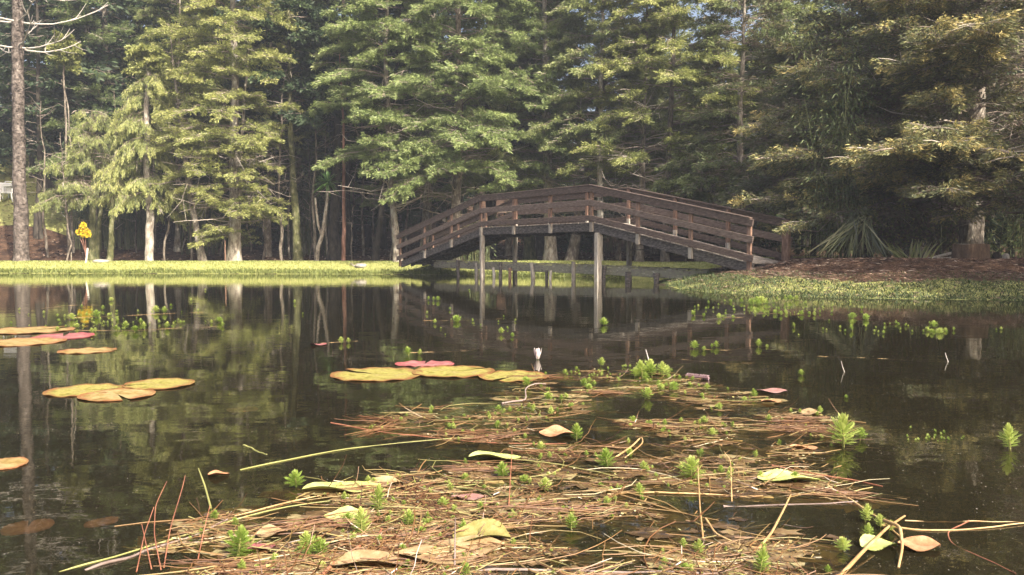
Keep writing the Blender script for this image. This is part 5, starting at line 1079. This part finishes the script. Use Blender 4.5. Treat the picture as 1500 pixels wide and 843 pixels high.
# round floating rosettes, in strings (they mirror in the still water)
strings = [('far left water below the yellow flowers', [(104,466,12),(120,450,7),(128,462,8),(141,462,12),(150,452,9),(163,440,7),(170,482,12),(183,478,14),(197,484,12),(206,472,10),(212,480,14),(243,478,14),(228,455,12),(240,456,12),(265,473,7),(290,455,5),(310,472,8),(320,470,12),(327,476,10),(84,484,9),(136,486,10),(140,484,9),(68,478,5),(112,478,10),(160,462,5),(252,448,5),(280,440,5),(300,425,4)]),
    ('open water left of the bridge posts', [(500,500,13),(511,500,12),(599,517,18),(614,518,12),(627,438,8),(635,439,8),(642,439,9),(636,472,9),(670,468,13),(692,470,5),(734,486,14),(750,492,7),(431,443,7),(443,460,5),(688,425,4)]),
    ('right water below the bridge end', [(1018,460,11),(1030,463,7),(1053,464,12),(1060,464,6),(1073,465,6),(1016,508,14),(1031,512,11),(1043,508,9),(1050,507,11),(1111,505,14),(1125,507,6),(884,473,14)]),
    ('right water close to the bank', [(1099,443,10),(1104,443,14),(1108,444,15),(1112,442,12),(1117,441,16),(1124,443,8),(1133,442,7),(1151,439,10),(1158,438,11),(1167,438,9),(1062,441,5),(1070,441,6),(1086,442,7),(1118,457,8),(1126,458,6),(1138,458,9),(1144,460,10),(1152,458,6),(1164,458,4),(1173,460,8),(1184,459,6),(1193,461,7),(1164,478,9)]),
    ('open water at the right edge', [(1250,463,12),(1268,466,10),(1262,452,7),(1230,480,6),(1249,482,13),(1358,483,11),(1368,477,13),(1366,486,9),(1377,486,10),(1385,484,6),(1397,483,7),(1175,548,10),(1240,582,7)])]
for where_, lst in strings:
    for px, py, hp in lst:
        p = at(px, py+hp*.25); place_tip(int(r.choice([2, 3])), p[0], p[1], hp/F*p[1]*.74, 'round lime shoot, '+where_, 'lime shoots: '+where_, tilt=(r.normal(0, .2), r.normal(0, .2)))
# thin runners that carry the strings
for lab, pts in [('thin runner stem under the lime shoots at far left', [(70,482),(130,484),(200,484),(260,480),(330,478)]), ('thin upper runner stem under the lime shoots at far left', [(100,466),(160,464),(240,460),(300,458)]), ('thin runner stem trailing from the twin shoots above the red pad', [(600,517),(640,516),(680,514),(700,512)]),
        ('thin runner through the two shoots below the bridge reflection', [(620,470),(660,470),(700,469),(740,467)]), ('thin runner carrying the string below the bridge end', [(1018,462),(1050,465),(1090,466),(1120,464)]), ('brown runner carrying the lower string below the bridge end', [(1030,512),(1070,514),(1100,506),(1130,508)]),
        ('thin runner near the right bank shoots', [(1110,459),(1150,460),(1200,462)]), ('runner carrying the round shoots at far right', [(1335,482),(1370,484),(1400,484)]), ('thin stem left of the twin round shoots', [(470,503),(500,501),(530,500)]), ('long faint stem lying in the open right water', [(1195,522),(1270,525),(1340,528)]), ('long faint stem in the right water beside the mat', [(1000,527),(1060,533),(1160,533)]), ('faint thin stem in the far left water', [(60,452),(110,447),(190,448)])]:
    stem_obj(lab, pts, .0014 if 'far left' in lab else .0011, 'stem_tan')
# a sprinkle of still smaller shoots, far too many to tell apart
def merged_tips(pts, sizes, rs):
    src = make_tip(3, 5, False, 1.2); sv = np.concatenate(src.v); sf = np.concatenate(src.f4); st_ = np.concatenate(src.t4); m = MB()
    for (x, y), h in zip(pts, sizes):
        a = rs.uniform(0, 6.28); ca, sa = math.cos(a), math.sin(a); hh = h*rs.uniform(.8, 1.2); tl = rs.normal(0, .3, 2)
        V_ = np.column_stack([(sv[:, 0]*ca-sv[:, 1]*sa)*h+sv[:, 2]*hh*tl[0]*.6+x, (sv[:, 0]*sa+sv[:, 1]*ca)*h+sv[:, 2]*hh*tl[1]*.6+y, sv[:, 2]*hh-.001]); m.add(V_, sf, np.clip(st_+rs.uniform(-.3, .3), 0, 1))
    return m
_rs = np.random.default_rng(48); _p = mat_points(330, _rs, 0); _m = merged_tips(_p, _rs.uniform(3.5, 7.5, len(_p))/F*_p[:, 1], _rs)
for cx, cy, sx, sy, nn in [(150, 470, 130, 14, 60), (1120, 452, 110, 12, 60), (1370, 640, 60, 12, 20), (900, 545, 90, 8, 30), (680, 470, 60, 20, 14), (1300, 480, 110, 12, 26)]:
    q = np.array([at(px, py)[:2] for px, py in zip(_rs.normal(cx, sx*.5, nn), _rs.normal(cy, sy*.5, nn))]); q2 = merged_tips(q, _rs.uniform(2.5, 5, nn)/F*q[:, 1], _rs)
    for v_, f_, t_ in zip(q2.v, q2.f4, q2.t4): pass
    _m.add(np.concatenate(q2.v), np.concatenate(q2.f4), np.concatenate(q2.t4))
tag(_m.build('tiny_shoots', tipm), 'sprinkle of minute lime green shoots all over the mat and the open water', 'pond weed', kind='stuff')
# pollen, seeds and dust floating on the pond
_m = MB(); n = 5200; y = 1/_rs.uniform(1/11., 1/1.6, n); x = _rs.uniform(-.68, .68, n)*y; k = (vnoise(x, y, .5, 90) > -.05) | (_rs.random(n) < .3); x, y = x[k], y[k]; n = len(x); a = _rs.uniform(0, 6.28, n); sz = _rs.uniform(.0008, .0028, n)*(.5+.45*y)
_m.leaves(np.column_stack([x, y, np.full(n, .0012)]), np.column_stack([np.cos(a), np.sin(a), 0*a])*sz[:, None], np.column_stack([-np.sin(a), np.cos(a), 0*a])*(sz*.35)[:, None], _rs.random(n))
tag(_m.build('floating_specks', tint_mat('specks', [(0,(.20,.14,.08)),(.6,(.36,.30,.2)),(1,(.62,.58,.5))], 0, gloss=0)), 'fine seeds, pollen and specks drifting on the dark water', 'specks', kind='stuff')
# the cluster at the back of the mat
for px, py, hp, kd in [(935,548,14,2),(941,552,26,0),(948,550,22,1),(955,552,20,2),(930,553,14,3),(966,546,14,2),(972,552,20,2),(978,548,12,2),(945,585,18,2),(880,536,12,2),(863,562,10,2),(853,566,12,2),(870,566,9,2),(1035,572,12,2),(947,560,14,2)]:
    p = at(px, py); place_tip(kd, p[0], p[1], hp/F*p[1], 'lime shoot in the tall cluster at the back edge of the mat', 'shoots in the back cluster of the mat', tilt=(r.normal(0, .15), r.normal(0, .15)))
# small ones all over the mat
pts = mat_points(150, np.random.default_rng(46), 0)
zonal = lambda px, py: next(n for t, n in [(585, 'rear'), (625, 'back'), (670, 'middle'), (750, 'front'), (9999, 'nearest')] if py < t)+' '+next(n for t, n in [(600, 'left'), (760, 'centre left'), (880, 'centre'), (1010, 'centre right'), (9999, 'right')] if px < t)
for x, y in pts:
    d = CAM_H/y; py = 375+F*d; px = 750+F*x/y; hp = r.uniform(5, 13); 
    if py > 850 or px < 330: continue
    zn = zonal(px, py)
    place_tip(int(r.choice([2, 2, 3, 0])), x, y, hp/F*y, 'tiny lime shoot in the '+zn+' of the brown mat', 'tiny shoots in the '+zn+' of the mat', tilt=(r.normal(0, .2), r.normal(0, .2)))
pts = mat_points(300, np.random.default_rng(47), 0); k = 0
for x, y in pts:
    d = CAM_H/y; py = 375+F*d; px = 750+F*x/y
    if py > 640 or k > 70: continue
    k += 1; zn = zonal(px, py); place_tip(int(r.choice([2, 2, 3])), x, y, r.uniform(4, 9)/F*y, 'tiny lime shoot in the '+zn+' of the brown mat', 'tiny shoots in the '+zn+' of the mat', tilt=(r.normal(0, .2), r.normal(0, .2)))

hz = MB(); hz.box((0, 60, 14.5), (1,0,0), (0,1,0), (0,0,1), 150, 110, 21.5)
def haze_mat():
    m, t, ns, L = mat_base('haze'); out = ns.new('ShaderNodeOutputMaterial'); v = ns.new('ShaderNodeVolumePrincipled')
    v.inputs['Color'].default_value = (.80,.86,1,1); v.inputs['Density'].default_value = .0016; v.inputs['Anisotropy'].default_value = .2
    L.new(v.outputs[0], out.inputs['Volume']); return m
tag(hz.build('haze', haze_mat()), kind='stuff')

# tell look-alikes in the same place apart by their order from the left
from collections import defaultdict
_d = defaultdict(list)
for o in COL.objects:
    if o.parent is None and 'label' in o.keys(): _d[o['label']].append(o)
_names = {2: ['leftmost', 'rightmost'], 3: ['leftmost', 'middle', 'rightmost'], 4: ['leftmost', 'centre left', 'centre right', 'rightmost'], 5: ['leftmost', 'centre left', 'central', 'centre right', 'rightmost']}
_ord = 'first second third fourth fifth sixth seventh eighth ninth tenth eleventh twelfth thirteenth fourteenth fifteenth sixteenth seventeenth eighteenth nineteenth twentieth'.split()
_ord += ['twenty-'+w for w in _ord[:9]]+['thirtieth']
for lab_, os_ in _d.items():
    if 5 < len(os_) <= 30:
        os_.sort(key=lambda o: o.location.x/o.location.y)
        for k, o in enumerate(os_): o['label'] = lab_+', '+_ord[k]+' from left'
        continue
    if len(os_) in _names:
        os_.sort(key=lambda o: o.location.x/o.location.y)
        for o, nm in zip(os_, _names[len(os_)]): o['label'] = lab_+', '+nm
for o in COL.objects:
    if 'label' in o.keys() and len(str(o['label']).replace(',', '').split()) > 16: print('LONG', o['label'])
